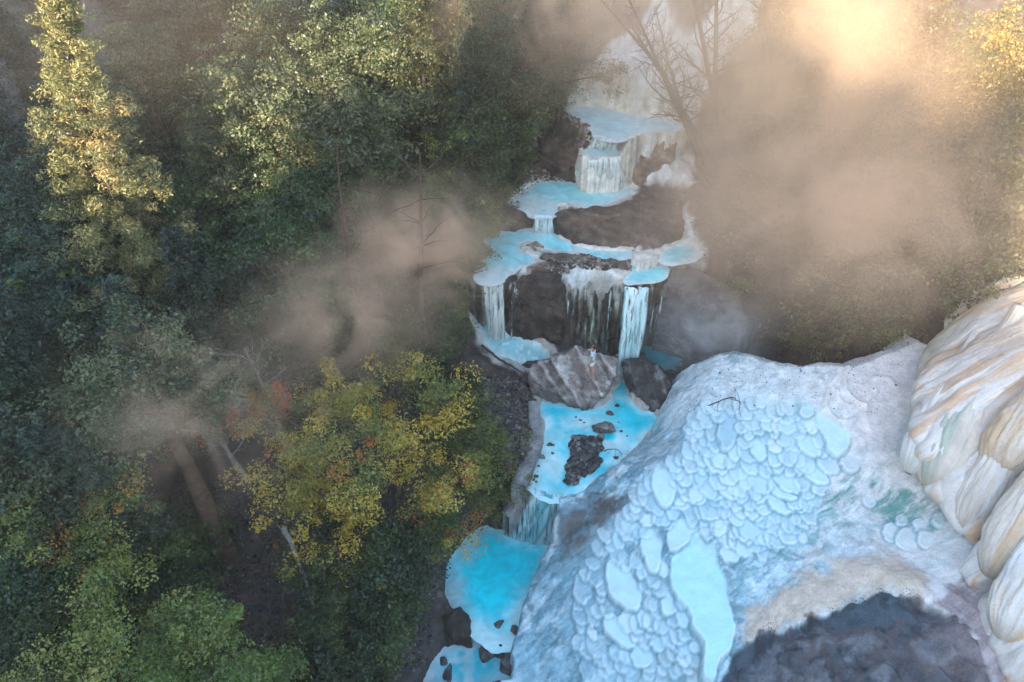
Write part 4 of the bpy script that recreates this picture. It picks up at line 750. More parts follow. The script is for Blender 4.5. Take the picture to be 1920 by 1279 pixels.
def broadleaf(name, seed, h, cr, P_, size=.11, per=46, clump=.42, density=1.0, trunkmat=M_bark, base=.35, lean=(0, 0), stems=1, flat=.6, narrow=.55, girth=1.0):
    g = np.random.RandomState(seed); root = empty(name); A = Acc(); tips = []
    for s in range(stems):
        a0 = g.uniform(0, 6.3); off = np.array([math.cos(a0), math.sin(a0), 0])*(.25 if stems > 1 else 0)
        tr, d = limb(g, off, np.array([lean[0], lean[1], 1.])+off*(1.2 if stems > 1 else 0), h*(.72 if stems == 1 else .6), 8, .12, .05)
        r0 = h*.022/(stems**.4); tube(A, tr, r0*girth, r0*.35*girth, 9)
        nl = int((11 if stems == 1 else 7)*density**.5)
        for i in range(nl):
            f = base+(1-base)*(i+.5)/nl; b = tr[0]+0; idx = f*(len(tr)-1); b = tr[int(idx)]*(1-idx % 1)+tr[min(int(idx)+1, len(tr)-1)]*(idx % 1)
            az = i*2.4+g.uniform(-.4, .4)+s; prof = math.sin(math.pi*min(1, .25+.75*(f-base)/(1-base)))**.5 if f < .97 else .5
            L = cr*(.55+.45*prof)*g.uniform(.75, 1.1); el = .25+.9*(f-base)/(1-base); dd = np.array([math.cos(az)*math.cos(el), math.sin(az)*math.cos(el), math.sin(el)])
            lp, ld = limb(g, b, dd, L, 6, .28, .04); tube(A, lp, r0*.38, r0*.1, 5)
            for j in range(5):
                k = 1+j; bb = lp[min(k+1, 6)]; d2 = ld+g.randn(3)*.75; d2[2] = d2[2]*.6+.15; l2, _ = limb(g, bb, d2, L*g.uniform(.28, .5), 4, .35, .03); tube(A, l2, r0*.13, r0*.03, 4)
                tips += [l2[-1], l2[2], l2[3]]
            tips += [lp[-1], lp[-2]]
    tips = np.array(tips); m = len(tips); ex = int(1.6*density)
    cen = np.concatenate([tips]+[tips+g.randn(m, 3)*clump*.9 for _ in range(ex)]); cen = cen[g.rand(len(cen)) < .62]; m = len(cen)
    m = len(cen); B = Acc(); leaves(g, B, cen, clump*1.12*g.uniform(.5, 1.3, m), int(per*1.35), size*.95, pal(g, P_, m, cen, seed), flat, narrow)
    A.obj('trunk', trunkmat, root); B.obj('crown', M_leaf, root, False); return root
def conifer(name, seed, h, cr, P_, tuft=26, base=.12, lean=0, dens=1.0, size=.17, gap=.26, sc_=.16, rad=.22):
    g = np.random.RandomState(seed); root = empty(name); A = Acc(); tr, _ = limb(g, (0, 0, -.2), (lean, 0, 1), h+.2, 12, .03, .03); tube(A, tr, h*.016, .02, 8); cen = []; rr = []
    z = base*h
    while z < h*.99:
        t = (z/h-base)/(1-base); L0 = cr*((1-t)**.75)*(.55+.45*min(1, t*5+.3)); nb = 5 if t < .85 else 4; a0 = g.uniform(0, 6.3); b = np.array([np.interp(z, tr[:, 2], tr[:, i]) for i in range(3)])
        for i in range(nb):
            L = L0*g.uniform(.55, 1.2)+.15; az = a0+i*2*math.pi/nb+g.uniform(-.35, .35); el = -.25+.75*t+g.uniform(-.15, .15); dd = (math.cos(az)*math.cos(el), math.sin(az)*math.cos(el), math.sin(el))
            lp, ld = limb(g, b, dd, L, 6, .14, .07); tube(A, lp, .035*(1-t*.6), .008, 4); n = max(2, int(L/gap*dens))
            for k in range(n):
                f = .25+.75*(k+g.rand()*.6)/n; q = np.array([np.interp(f*6, np.arange(7), lp[:, c]) for c in range(3)]); sd_ = g.randn(3)*sc_*(.6+L*.3); cen.append(q+sd_); rr.append((rad+.10*f*min(L, 1.6))*g.uniform(.7, 1.2))
        z += g.uniform(.22, .38)/dens**.4*(.8 if t > .8 else 1.)
    cen = np.array(cen); rr = np.array(rr); B = Acc(); leaves(g, B, cen, rr, tuft, size, pal(g, P_, len(cen), cen, seed), .75, .28, .3, .7)
    A.obj('trunk', M_bark, root); B.obj('crown', M_needle, root, False); return root
def bare(name, seed, h, lean=(0, 0), mat=M_palebark, spread=1.0, nb=14, thick=.016, leafP=None, fine=3, start=.3):
    g = np.random.RandomState(seed); root = empty(name); A = Acc(); tr, _ = limb(g, (0, 0, -.2), (lean[0], lean[1], 1), h, 10, .08, .0); r0 = h*thick; tube(A, tr, r0, r0*.2, 7); tips = []
    for i in range(nb):
        f = start+(1-start)*(i+.3)/nb; idx = f*10; b = tr[int(idx)]*(1-idx % 1)+tr[min(int(idx)+1, 10)]*(idx % 1); az = i*2.4+g.uniform(-.5, .5); el = .3+.5*f
        L = h*.34*(1.15-f*.7)*spread*g.uniform(.6, 1.2); lp, ld = limb(g, b, (math.cos(az)*math.cos(el), math.sin(az)*math.cos(el), math.sin(el)), L, 7, .3, .05); tube(A, lp, r0*.34*(1.2-f), r0*.06, 5)
        for j in range(fine+3):
            bb = lp[1+j % 6]; l2, d3 = limb(g, bb, ld+g.randn(3)*.7+[0, 0, .2], L*g.uniform(.25, .5), 5, .4, .04); tube(A, l2, r0*.10, r0*.03, 4); tips.append(l2[-1])
            for k in range(fine): l3, _ = limb(g, l2[1+k], d3+g.randn(3)*.8, L*g.uniform(.1, .25), 4, .4, .03); tube(A, l3, r0*.05, r0*.018, 3); tips.append(l3[-1])
    A.obj('trunk', mat, root)
    if leafP:
        tips = np.array(tips); tips = tips[fbm3(tips, .6, 2, seed) > .15]; B = Acc()
        if len(tips): leaves(g, B, tips, np.full(len(tips), .22), 26, .10, pal(g, leafP, len(tips), tips, seed), .7, .6); B.obj('crown', M_leaf, root, False)
    return root
GREY = [((0.104, 0.131, 0.053), 3), ((0.152, 0.175, 0.075), 3), ((0.076, 0.096, 0.045), 2), ((0.19, 0.193, 0.083), 1)]
DARK = [((0.031, 0.061, 0.022), 3), ((0.051, 0.088, 0.026), 3), ((0.076, 0.112, 0.03), 2), ((0.119, 0.16, 0.036), 1)]
MIDG = [((0.076, 0.12, 0.036), 3), ((0.119, 0.165, 0.042), 3), ((0.051, 0.09, 0.03), 2), ((0.17, 0.195, 0.048), 1)]
BLUE = [((0.045, 0.084, 0.054), 3), ((0.075, 0.119, 0.072), 3), ((0.038, 0.063, 0.042), 2)]
YELL = [((.56,.40,.05), 6), ((.30,.28,.045), 4), ((.15,.18,.035), 3), ((.55,.22,.045), .9), ((.50,.40,.07), 2)]
LIME = [((0.255, 0.285, 0.055), 3), ((0.17, 0.225, 0.044), 3), ((0.34, 0.33, 0.077), 2), ((0.119, 0.15, 0.033), 2)]
OLIV = [((0.165, 0.165, 0.052), 3), ((0.105, 0.12, 0.039), 3), ((0.225, 0.21, 0.065), 2), ((0.075, 0.083, 0.033), 2)]
GOLD = [((0.364, 0.294, 0.072), 3), ((0.252, 0.224, 0.06), 3), ((0.168, 0.168, 0.048), 2)]
REDO = [((0.416, 0.091, 0.03), 2), ((0.468, 0.195, 0.03), 2), ((0.26, 0.13, 0.03), 1)]
PINE = [((0.243, 0.227, 0.086), 3), ((0.324, 0.278, 0.114), 3), ((0.178, 0.176, 0.072), 3), ((0.389, 0.293, 0.129), 1)]
PIN2 = [((0.08, 0.105, 0.036), 3), ((0.128, 0.143, 0.048), 3), ((0.056, 0.075, 0.03), 2)]

def place(root, u, v, h, rz, sc=1.0, atz=None):
    """stand a plant of height h on the ground so that its top shows at (u, v) of the photo"""
    p = hit(gz, u, v, h); root.location = (p[0], p[1], p[2]-.1); root.rotation_euler = (0, 0, rz); root.scale = (sc, sc, sc); return p
def foot(root, u, v, rz, sc=1.0, z=None):
    p = hit(gz, u, v); root.location = (p[0], p[1], p[2]-.1); root.rotation_euler = (0, 0, rz); root.scale = (sc, sc, sc); return p

# single trees that can be told apart
t = conifer('pine_tree', 101, 15.0, 2.9, PINE, 120, .10, dens=1.0, size=.10, gap=.33, sc_=.10, rad=.24); p = P(285, 640, 3.0); t.location = (p[0], p[1], float(gz(p[0], p[1]))-.2); tag(t, 'tall sunlit golden green pine in the upper left corner', 'pine tree')
t = conifer('pine_tree', 102, 11.5, 2.2, PIN2+[((.13,.12,.05), 2)], 100, .08, dens=1.0, size=.10, gap=.33, sc_=.10, rad=.22); p = P(815, 400, 4.3); t.location = (p[0], p[1], float(gz(p[0], p[1]))-.2); tag(t, 'green pine with a sunlit golden top at upper centre left', 'pine tree')
t = broadleaf('yellow_tree', 103, 11.2, 3.7, YELL, .085, 95, .44, .88, stems=3, base=.08); p = P(700, 1150, -1.6); t.location = (p[0]+.1, p[1]+2.5, float(gz(p[0], p[1]))-.2); tag(t, 'large yellow and orange autumn tree in the middle of the left half', 'tree')
t = bare('bare_tree', 104, 6.5, (-.25, .05), M_palebark, 1.25, 15, .019, [REDO[0], REDO[1]], 3, .25); foot(t, 470, 900, .4); tag(t, 'leafless silver tree with a few red leaves left of the yellow tree', 'tree')
t = bare('bare_tree', 105, 5.5, (.1, .0), M_palebark, 1.1, 13, .018, REDO, 3, .3); foot(t, 545, 860, 2.0); tag(t, 'slender bare tree with scarlet leaf tufts behind the yellow tree', 'tree')
t = broadleaf('tree', 106, 11.0, 2.6, GREY, .10, 60, .45, 1.0, base=.80, trunkmat=M_mistbark, girth=1.7, lean=(-.05,.02)); p = foot(t, 425, 1035, 1.0); tag(t, 'tree with a thick bare brown trunk standing in the misty clearing', 'tree')
t = broadleaf('autumn_tree', 107, 6.5, 2.4, [((.32,.30,.06), 4), ((.20,.22,.05), 3), ((.50,.20,.05), 2), ((.12,.15,.04), 2)], .085, 80, .42, 1.0, base=.25); place(t, 75, 950, 6.2, 0); tag(t, 'yellow green tree with orange tips at the lower left edge', 'tree')
t = broadleaf('tree', 108, 7.5, 2.7, LIME, .085, 95, .45, 1.1, base=.25); place(t, 130, 1175, 6.8, 1.2); tag(t, 'pale lime green tree in the bottom left corner', 'tree')
t = broadleaf('tree', 109, 6.5, 2.3, [((.20,.30,.05), 3), ((.14,.22,.045), 3), ((.28,.33,.07), 2)], .085, 95, .45, 1.1, base=.25); place(t, 370, 1200, 5.9, 2.2); tag(t, 'bright fresh green tree at the bottom edge left of centre', 'tree')
t = broadleaf('tree', 110, 8.0, 2.6, GOLD, .11, 46, .42, 1.2, base=.2); place(t, 1915, 20, 7.5, 2.2); tag(t, 'golden sunlit tree at the upper right edge', 'tree')
t = broadleaf('tree', 111, 7.0, 3.0, OLIV, .11, 46, .45, 1.3, base=.12); place(t, 1840, 135, 6.5, .7); tag(t, 'large olive green tree under the golden tree at the right edge', 'tree')
t = conifer('cypress_tree', 112, 5.5, .75, PIN2, 30, .05, dens=1.3, size=.13); place(t, 352, 285, 5.5, 0); tag(t, 'narrow pointed conifer right of the tall sunlit pine', 'cypress tree')
# right edge of the yellow tree: lower darker companion
t = broadleaf('tree', 113, 6.0, 2.2, [((.16,.18,.04), 3), ((.11,.13,.03), 3), ((.24,.24,.05), 2)], .09, 70, .42, 1.0, base=.3); place(t, 880, 810, 5.6, .3); tag(t, 'olive green tree between the yellow tree and the concrete wall', 'tree')
t = broadleaf('tree', 114, 4.5, 1.7, DARK, .11, 36, .4, .9, base=.3); place(t, 720, 1010, 4.2, .9); tag(t, 'dark green low tree under the right side of the yellow tree', 'tree')

kinds = {}
def kind(k, f): kinds[k] = [f, None]
kind('grey1', lambda: broadleaf('tree', 201, 9, 2.9, GREY, .11, 44, .48, 1.3, base=.3, flat=.45)); kind('grey2', lambda: broadleaf('tree', 202, 8, 2.5, GREY, .10, 44, .44, 1.3, base=.25, flat=.5))
kind('dark1', lambda: broadleaf('tree', 203, 7, 2.4, DARK, .12, 42, .42, 1.2, base=.25)); kind('dark2', lambda: broadleaf('tree', 204, 6, 2.0, DARK, .11, 42, .4, 1.2, base=.2))
kind('mid1', lambda: broadleaf('tree', 205, 7, 2.3, MIDG, .12, 42, .42, 1.2, base=.25)); kind('mid2', lambda: broadleaf('tree', 206, 6, 2.1, MIDG, .11, 42, .4, 1.2, base=.2))
kind('blue1', lambda: conifer('pine_tree', 207, 9, 2.3, BLUE, 46, .08, size=.12)); kind('blue2', lambda: conifer('pine_tree', 208, 8, 2.0, BLUE, 46, .08, size=.12)); kind('pin1', lambda: conifer('pine_tree', 209, 9, 2.0, PIN2, 46, .08, size=.12))
kind('oliv1', lambda: broadleaf('bush', 210, 3.2, 1.6, OLIV, .10, 40, .38, 1.2, base=.05)); kind('oliv2', lambda: broadleaf('bush', 211, 2.6, 1.4, [((.07,.06,.03), 3), ((.05,.045,.03), 3), ((.10,.085,.04), 2)], .09, 40, .34, 1.2, base=.05))
kind('shrub1', lambda: broadleaf('bush', 212, 2.2, 1.2, DARK, .10, 36, .32, 1., base=.05, stems=2)); kind('shrub2', lambda: broadleaf('bush', 213, 2.0, 1.1, MIDG, .10, 34, .30, 1., base=.05, stems=2))
HT = dict(grey1=9, grey2=8, dark1=7, dark2=6, mid1=7, mid2=6, blue1=9, blue2=8, pin1=9, oliv1=3.2, oliv2=2.6, shrub1=2.2, shrub2=2.0)
WORDS = dict(grey='greyish green feathery tree', dark='dark green tree', mid='mid green tree', blue='bluish green pine', pin='green pine', oliv='brownish olive bush', shrub='low green bush')
LM = [((330,130),'behind the tall sunlit pine'), ((60,330),'left of the tall sunlit pine'), ((480,230),'between the two sunlit pines'), ((180,560),'below the tall sunlit pine'), ((500,460),'in the dark hollow above the bare silver tree'),
      ((80,760),'at the left edge of mid height'), ((270,800),'above the thick brown trunk'), ((900,130),'right of the second sunlit pine'), ((720,330),'at the foot of the second sunlit pine'), ((650,1000),'under the yellow tree'),
      ((500,1150),'on the dark floor below the yellow tree'), ((120,1120),'near the bottom left corner'), ((850,640),'left of the pale veil waterfall'), ((1450,330),'in the mist right of the waterfalls'), ((1560,590),'above the white mound'),
      ((1750,350),'under the golden tree'), ((1830,60),'at the top right')]
items = []
def put_tree(k, u, v, sc=1.0):
    if kinds[k][1] is None: kinds[k][1] = kinds[k][0](); o = kinds[k][1]
    else: o = copy_tree(kinds[k][1])
    h = HT[k]*sc; p = place(o, u, v, h*.97, random.uniform(0, 6.28), sc); items.append((o, k, u, v)); return p
random.seed(4)
L_ = [('grey1',250,40,1.),('grey2',430,60,1.1),('grey1',480,110,1.),('grey2',560,60,1.1),('grey1',620,150,1.),('grey2',380,190,.95),('grey2',640,20,1.1),
 ('pin1',870,60,1.),('grey2',930,20,.95),('mid2',890,170,.9),('mid2',690,280,.85),('dark1',640,330,.9),('dark1',560,330,.9),('mid2',470,290,.9),('dark1',520,420,1.),('dark2',450,440,1.),('mid1',560,400,.7),
 ('dark2',560,480,.9),('dark1',400,480,.9),('dark2',480,530,.8),('pin1',20,10,1.1),('blue1',40,180,1.05),('blue1',20,330,1.),('blue2',110,290,1.05),('blue2',330,430,.9),('blue1',20,520,1.),
 ('dark1',120,560,1.),('blue2',220,530,.95),('grey2',380,560,.8),('dark2',60,640,1.),('mid1',150,690,.95),('blue1',10,740,.95),('blue2',70,800,1.),('blue2',150,820,.9),
 ('dark2',20,880,.9),('dark1',130,900,.8),('mid2',10,960,.8),('mid2',30,1110,.9),('dark2',200,1080,.8),('mid2',10,1220,.9),
 ('mid2',590,1020,.6),('dark2',640,900,.7),('dark2',440,600,.6),('mid2',360,640,.7),('dark2',390,700,.6),('grey2',700,430,.5),('grey2',760,400,.5),
 ('mid2',820,330,.6),('pin1',960,40,.8),('grey2',1000,10,.8),('mid2',940,130,.6),('mid1',640,220,.9),('grey2',730,20,1.1),('dark1',330,330,.9),('mid2',570,180,.8),('grey1',300,-60,1.),('grey2',420,-80,1.1),('grey1',540,-70,1.1),('grey2',660,-60,1.),('pin1',200,-90,1.1),('blue1',-60,120,1.1),('blue1',-80,260,1.1),('dark1',-60,400,1.1),('blue2',-60,560,1.1),('dark1',-50,700,1.1),('grey2',-60,850,1.),('dark2',-60,1000,1.),('pin1',30,-90,1.),('grey1',880,-70,1.),('grey2',960,-80,1.),('grey2',1060,-60,.9),('grey1',1040,-20,.7),('mid1',780,-80,1.)]
for k, u, v, sc in L_: put_tree(k, u, v, sc)
# undergrowth
for k, u, v, sc in [('shrub1',930,300,1.),('shrub2',900,330,1.),('shrub1',870,370,1.1),('shrub1',850,420,1.),('shrub2',835,470,.9),('shrub1',815,520,1.),('shrub2',815,580,.9),('shrub1',800,600,1.),('shrub1',800,640,1.),('shrub2',750,600,1.),('shrub2',700,600,1.1),
 ('shrub1',630,650,1.2),('shrub1',570,700,1.2),('shrub2',820,720,.9),('shrub1',850,700,.7),('shrub1',620,480,1.),('shrub1',660,430,1.),('shrub2',740,440,1.),('shrub1',800,470,.9),('shrub1',250,1000,1.),('shrub2',330,980,1.1),('shrub1',180,980,1.),
 ('shrub1',700,1130,1.),('shrub1',560,1240,1.),('shrub2',610,1180,.9),('shrub1',680,1210,.8),('shrub1',930,880,.7),('shrub1',920,940,.6),('shrub2',820,980,.8),('shrub1',300,1060,1.),
 ('oliv2',1385,350,1.),('oliv1',1420,330,1.),('oliv2',1400,410,1.),('oliv1',1430,330,1.1),('oliv2',1430,450,1.),('oliv1',1470,390,1.2),('oliv2',1450,480,1.1),('oliv1',1520,340,1.3),('oliv2',1520,450,1.2),('oliv1',1570,400,1.3),('oliv2',1500,530,1.1),('oliv1',1560,500,1.2),
 ('oliv2',1590,535,1.1),('oliv2',1450,535,1.),('oliv1',1620,460,1.3),('oliv2',1650,500,1.1),('oliv1',1680,430,1.4),('oliv1',1620,350,1.5),('oliv1',1680,330,1.5),('oliv1',1740,370,1.5),('oliv2',1720,470,1.2),('oliv1',1790,400,1.4),('oliv1',1850,350,1.5),('oliv1',1850,430,1.3),('oliv2',1800,460,1.),('oliv1',1910,380,1.4),
 ('oliv1',1750,280,1.5),('oliv1',1690,250,1.5),('oliv1',1820,280,1.6),('oliv1',1890,260,1.6),('oliv2',1550,280,1.4),('oliv1',1600,250,1.5),('oliv1',1500,250,1.4),('oliv2',1420,250,1.2),('oliv1',1640,160,1.5),('oliv1',1560,170,1.4),('oliv1',1720,160,1.6),('oliv1',1480,150,1.3),('oliv2',1380,560,.7),('oliv2',1530,560,.8),
 ('oliv2',1470,585,.7),('oliv1',1520,578,.7),('oliv2',1555,580,.75),('oliv1',1595,565,.8),('oliv2',1630,580,.9),('oliv1',1665,560,.9),('oliv2',1705,540,.9),('oliv1',1740,515,.9),('oliv2',1775,490,.9),('oliv1',1815,470,.8),
 ('oliv1',1600,60,1.5),('oliv1',1700,60,1.6),('oliv1',1500,60,1.4),('mid2',1780,60,.9),('mid2',1850,20,1.),('oliv2',1430,210,.9)]: put_tree(k, u, v, sc)
# label each copy by its look and what it stands by; ordinals within such a set
sets = {}
for o, k, u, v in items:
    kk = k.rstrip('12'); lm = min(LM, key=lambda q: math.hypot(q[0][0]-u, q[0][1]-v))[1]; sets.setdefault((kk, lm), []).append((u, v, o))
ORD = ['first','second','third','fourth','fifth','sixth','seventh','eighth','ninth','tenth','eleventh','twelfth','thirteenth','fourteenth','fifteenth','sixteenth','seventeenth','eighteenth','nineteenth','twentieth']
for (kk, lm), L in sets.items():
    L.sort(key=lambda q: (q[0], q[1])); ct = 'bush' if kk in ('oliv', 'shrub') else ('pine tree' if kk in ('blue', 'pin') else 'tree')
    for i, (u, v, o) in enumerate(L):
        lbl = WORDS[kk]+' '+lm if len(L) == 1 else (('leftmost ' if i == 0 else ('rightmost ' if i == len(L)-1 else ORD[i]+' from left ')) + WORDS[kk]+' '+lm)
        tag(o, lbl, ct, {'bush': 'bushes of the slopes', 'tree': 'broadleaved trees of the left wood', 'pine tree': 'pines of the left wood'}[ct] if True else None)
# leaning bare trees in the mist
for i, (u, v, h, lx, ly, sd_, lb_) in enumerate([(1345,345,9.5,-.80,.1,301,'leftmost leaning leafless tree in the mist above the pools'),(1350,340,9.8,-.58,.15,302,'second leaning leafless tree in the mist, parallel to the leftmost'),(1372,330,10.5,-.34,.1,303,'tallest leafless tree in the mist, third from left'),
    (1412,300,9,-.16,.1,304,'straight thin leafless tree in the mist, rightmost of the leafless ones'),(1300,250,6.,-.45,.2,305,'short leafless sapling in front of the pale hillside'),(1385,340,10.5,-.44,.1,306,'dark leafless trunk close behind the tallest leafless tree'),(1335,300,8.,-.66,.2,307,'thin leafless stem between the two leftmost leaning trees'),(1440,330,10.,-.10,.1,308,'leafless tree deepest in the steam')]):
    t = bare('bare_tree', sd_, h, (lx, ly), M_mistbark, .80, 17, .017, None, 2, .3); foot(t, u, v, 0); tag(t, lb_, 'tree', 'leafless trees in the mist')
for i, (u, v, h, lb_) in enumerate([(1650,300,7.5,'left ivy covered trunk in the mist'),(1690,290,8.,'right ivy covered trunk in the mist'),(965,270,7.5,'bare pole-like trunk on the slope left of the upper stream'),(680,640,7.,'misty trunk above the yellow tree, left one'),(808,680,7.,'misty trunk above the yellow tree, right one')]):
    g = np.random.RandomState(400+i); root = empty('ivy_tree' if i < 2 else 'bare_tree'); A = Acc(); tr, _ = limb(g, (0, 0, -.2), (-.06, .05, 1), h*1.3, 10, .08); tube(A, tr, .16, .015, 8)
    for q in range(16): lp, _ = limb(g, tr[4+q % 6], g.randn(3)*[1, 1, .4]+[0, 0, .5], g.uniform(.8, 1.9), 6, .35); tube(A, lp, .028, .006, 4)
    A.obj('trunk', M_mistbark, root)
    if i < 2:
        B = Acc(); cc_ = np.repeat(tr[1:], 7, 0)+g.randn(70, 3)*np.array([.22, .22, .35]); leaves(g, B, cc_, np.full(len(cc_), .36), 44, .1, pal(g, [((.16,.16,.04), 2), ((.10,.11,.03), 2)], len(cc_), cc_, 3), .9, .7); B.obj('ivy', M_leaf, root, False)
    foot(root, u, v, 0); tag(root, lb_, 'tree')
# fallen branches and the curved branch in the water
def branch(pts, r, label, mat=M_bark, tw=0, seed=0, name='branch'):
    g = np.random.RandomState(seed); pts = np.array(pts, float); k = np.linspace(0, 1, len(pts)); a = np.linspace(0, 1, 24); q = np.stack([np.interp(a, k, pts[:, i]) for i in range(3)], 1)
    q = np.stack([np.convolve(np.pad(q[:, i], 2, 'edge'), np.ones(5)/5, 'valid') for i in range(3)], 1)+g.randn(24, 3)*r*.25; A = Acc(); tube(A, q, r, r*.35, 6)
    for i in range(tw): b = q[g.randint(3, 22)]; lp, _ = limb(g, b, g.randn(3)*[1, 1, .35]+[0, 0, .1], g.uniform(.3, 1.), 5, .3); tube(A, lp, r*.35, r*.1, 4)
    return tag(A.obj(name, mat, None), label, 'branch')
branch([P(1132,846,.05), P(1142,842,.22), P(1156,842,.25), P(1164,848,.2), P(1166,858,.05)], .022, 'thin curved dark branch arching over the turquoise water', tw=3, seed=2)
def gp(u, v, dz=.05): p = hit(gz, u, v); return (p[0], p[1], p[2]+dz)
branch([gp(1240,800), gp(1330,762), gp(1370,745), gp(1390,760)], .03, 'dark twiggy branch lying on the white mound', tw=10, seed=3)
branch([gp(1260,500), gp(1310,520), gp(1340,535)], .05, 'brown stick on the rock right of the middle pools', tw=2, seed=4)
branch([gp(1700,560,.3), gp(1780,520,.4), gp(1860,490,.4), gp(1915,455,.4)], .05, 'long brown branches trailing along the top of the draped formation', tw=16, seed=5)
branch([gp(1690,600,.15), gp(1750,560,.3), gp(1840,520,.4), gp(1880,480,.6)], .035, 'thin fallen branch below the long brown branches', tw=14, seed=6)
branch([gp(900,650,.1), gp(940,680,.1), gp(985,705,.1)], .06, 'straight brown log on the left bank of the foaming pool', tw=0, seed=7)
branch([gp(1300,375,.2), gp(1250,368,.3), gp(1200,372,.3)], .035, 'dark branch lying across the wide brown rock mass', tw=3, seed=8)
branch([gp(560,1080,3.0), gp(585,1130,1.8), gp(612,1200,.3)], .10, 'pale mottled leaning trunk below the yellow tree', M_palebark, 2, 9, 'leaning_trunk')
branch([gp(560,1110,2.8), gp(545,1180,1.4), gp(525,1260,.1)], .06, 'dark slim stem left of the pale mottled trunk', M_bark, 2, 10, 'leaning_trunk')
branch([gp(140,1090,3.5), gp(190,1030,3.4), gp(215,965,3.8)], .06, 'pale bare limb rising through the lower left trees', M_palebark, 6, 12)
branch([gp(60,930,3.0), gp(110,900,3.6), gp(150,830,4.4)], .045, 'grey leafless limb at the left edge', M_palebark, 8, 13)

# ------------------------------------------------------------------ the person
dg = bpy.context.evaluated_depsgraph_get()
bt = BVHTree.FromObject(bould, dg)
d = ray(1108, 706); h_ = bt.ray_cast(Vector(CAM), Vector(d)); fp = np.array(h_[0]) if h_[0] else P(1108, 706, 1.7)
def skin(name, J, E, mat, parent, levels=2):
    me = bpy.data.meshes.new(name); me.from_pydata([j[:3] for j in J], E, []); o = bpy.data.objects.new(name, me); link(o, parent)
    md = o.modifiers.new('Skin', 'SKIN'); md.use_smooth_shade = True
    for i, j in enumerate(J):
        r = j[3] if not isinstance(j[3], tuple) else j[3]; sv_ = me.skin_vertices[0].data[i]; sv_.radius = r if isinstance(r, tuple) else (r, r); sv_.use_root = (i == 0)
    s = o.modifiers.new('Sub', 'SUBSURF'); s.levels = levels; s.render_levels = levels
    me.materials.append(mat); return o
def plain(name, c, r=.6, sss=0):
    m, t_, out_ = nodes(name); b = N(t_, 'ShaderNodeBsdfPrincipled'); ob = N(t_, 'ShaderNodeTexCoord').outputs['Object']; f = ramp(t_, noise(t_, ob, 14, 3), .3, .7, .9, 1.1)
    v_ = N(t_, 'ShaderNodeVectorMath', operation='SCALE'); v_.inputs[0].default_value = c; t_.links.new(f, v_.inputs['Scale']); t_.links.new(v_.outputs[0], b.inputs['Base Color']); b.inputs['Roughness'].default_value = r; t_.links.new(b.outputs[0], out_.inputs[0]); return m
M_skin = plain('skin', (.42,.22,.14)); M_hair = plain('dark_hair', (.03,.018,.014), .5); M_top = plain('pale_blue_cloth', (.50,.66,.80), .8); M_sh = plain('white_cloth', (.70,.70,.74), .8)
pr_ = empty('person', (fp[0], fp[1], fp[2]-.02), R(70)); tag(pr_, 'person in a pale blue and white top standing barefoot on the big slab', 'person')
J = [(0,0,.88,(.13,.10)), (0,0,1.02,(.11,.085)), (0,0,1.18,(.125,.09)), (0,0,1.33,(.13,.085)), (0,0,1.42,(.055,.055)), (0,.01,1.49,(.045,.05)), (0,.012,1.56,(.070,.082)), (0,.012,1.64,(.066,.075)), (0,.005,1.69,(.03,.035))]
E = [(i, i+1) for i in range(8)]
def chain(par, pts):
    k = par
    for p in pts: J.append(p); E.append((k, len(J)-1)); k = len(J)-1
    return k
for s in (-1, 1):
    fy = .10*s
    chain(0, [(.09*s,0,.80,.085), (.10*s,fy*.6+.03,.47,.055), (.10*s,fy*.8,.30,.05), (.10*s,fy*.9,.08,.034), (.10*s,fy+.04,.035,.035), (.105*s,fy+.15,.022,.028)])
    w_ = chain(3, [(.15*s,0,1.36,.05), (.20*s,-.01,1.20,.042), (.215*s,-.02,1.08,.036), (.21*s,.04,.92,.028), (.21*s,.06,.84,.021)])
    pl = chain(w_, [(.21*s,.07,.80,(.034,.018))])
    for q, (dy_, L) in enumerate([(-.028,.075), (-.009,.085), (.011,.08), (.029,.065)]):
        chain(pl, [(.212*s,.075+dy_,.775,.009), (.208*s,.078+dy_*1.1,.775-L*.55,.0085), (.198*s,.080+dy_*1.1,.775-L,.007)])
    chain(w_, [(.205*s,.105,.80,.010), (.195*s,.118,.765,.009), (.19*s,.120,.74,.007)])
body = skin('body', J, E, M_skin, pr_)
skin('top', [(0,0,.93,(.135,.105)), (0,0,1.05,(.128,.10)), (0,0,1.18,(.142,.105)), (0,0,1.32,(.145,.10)), (0,0,1.40,(.085,.07)), (-.13,0,1.37,.065), (-.185,-.005,1.24,.056), (.13,0,1.37,.065), (.185,-.005,1.24,.056)], [(0,1),(1,2),(2,3),(3,4),(3,5),(5,6),(3,7),(7,8)], M_top, pr_)
skin('shorts', [(0,0,.95,(.138,.108)), (0,0,.86,(.145,.115)), (-.095,.0,.76,.098), (-.10,-.01,.66,.088), (.095,.01,.76,.098), (.10,.02,.66,.088)], [(0,1),(1,2),(2,3),(1,4),(4,5)], M_sh, pr_)
skin('hair', [(0,-.02,1.60,(.078,.082)), (0,-.015,1.665,(.074,.080)), (0,-.045,1.71,(.04,.04)), (0,-.075,1.56,(.05,.04)), (0,-.10,1.66,(.04,.04))], [(0,1),(1,2),(0,3),(1,4)], M_hair, pr_)
fa = Acc()
for s in (-1, 1):   # eyes, nose, mouth as one small feature mesh
    bm = bmesh.new(); bmesh.ops.create_icosphere(bm, subdivisions=2, radius=.011); V_ = np.array([v.co[:] for v in bm.verts])+[.028*s, .088, 1.60]; F_ = np.array([[v.index for v in f.verts] for f in bm.faces]); bm.free(); fa.add(V_, F_)
fa.obj('eyes', M_hair, pr_)
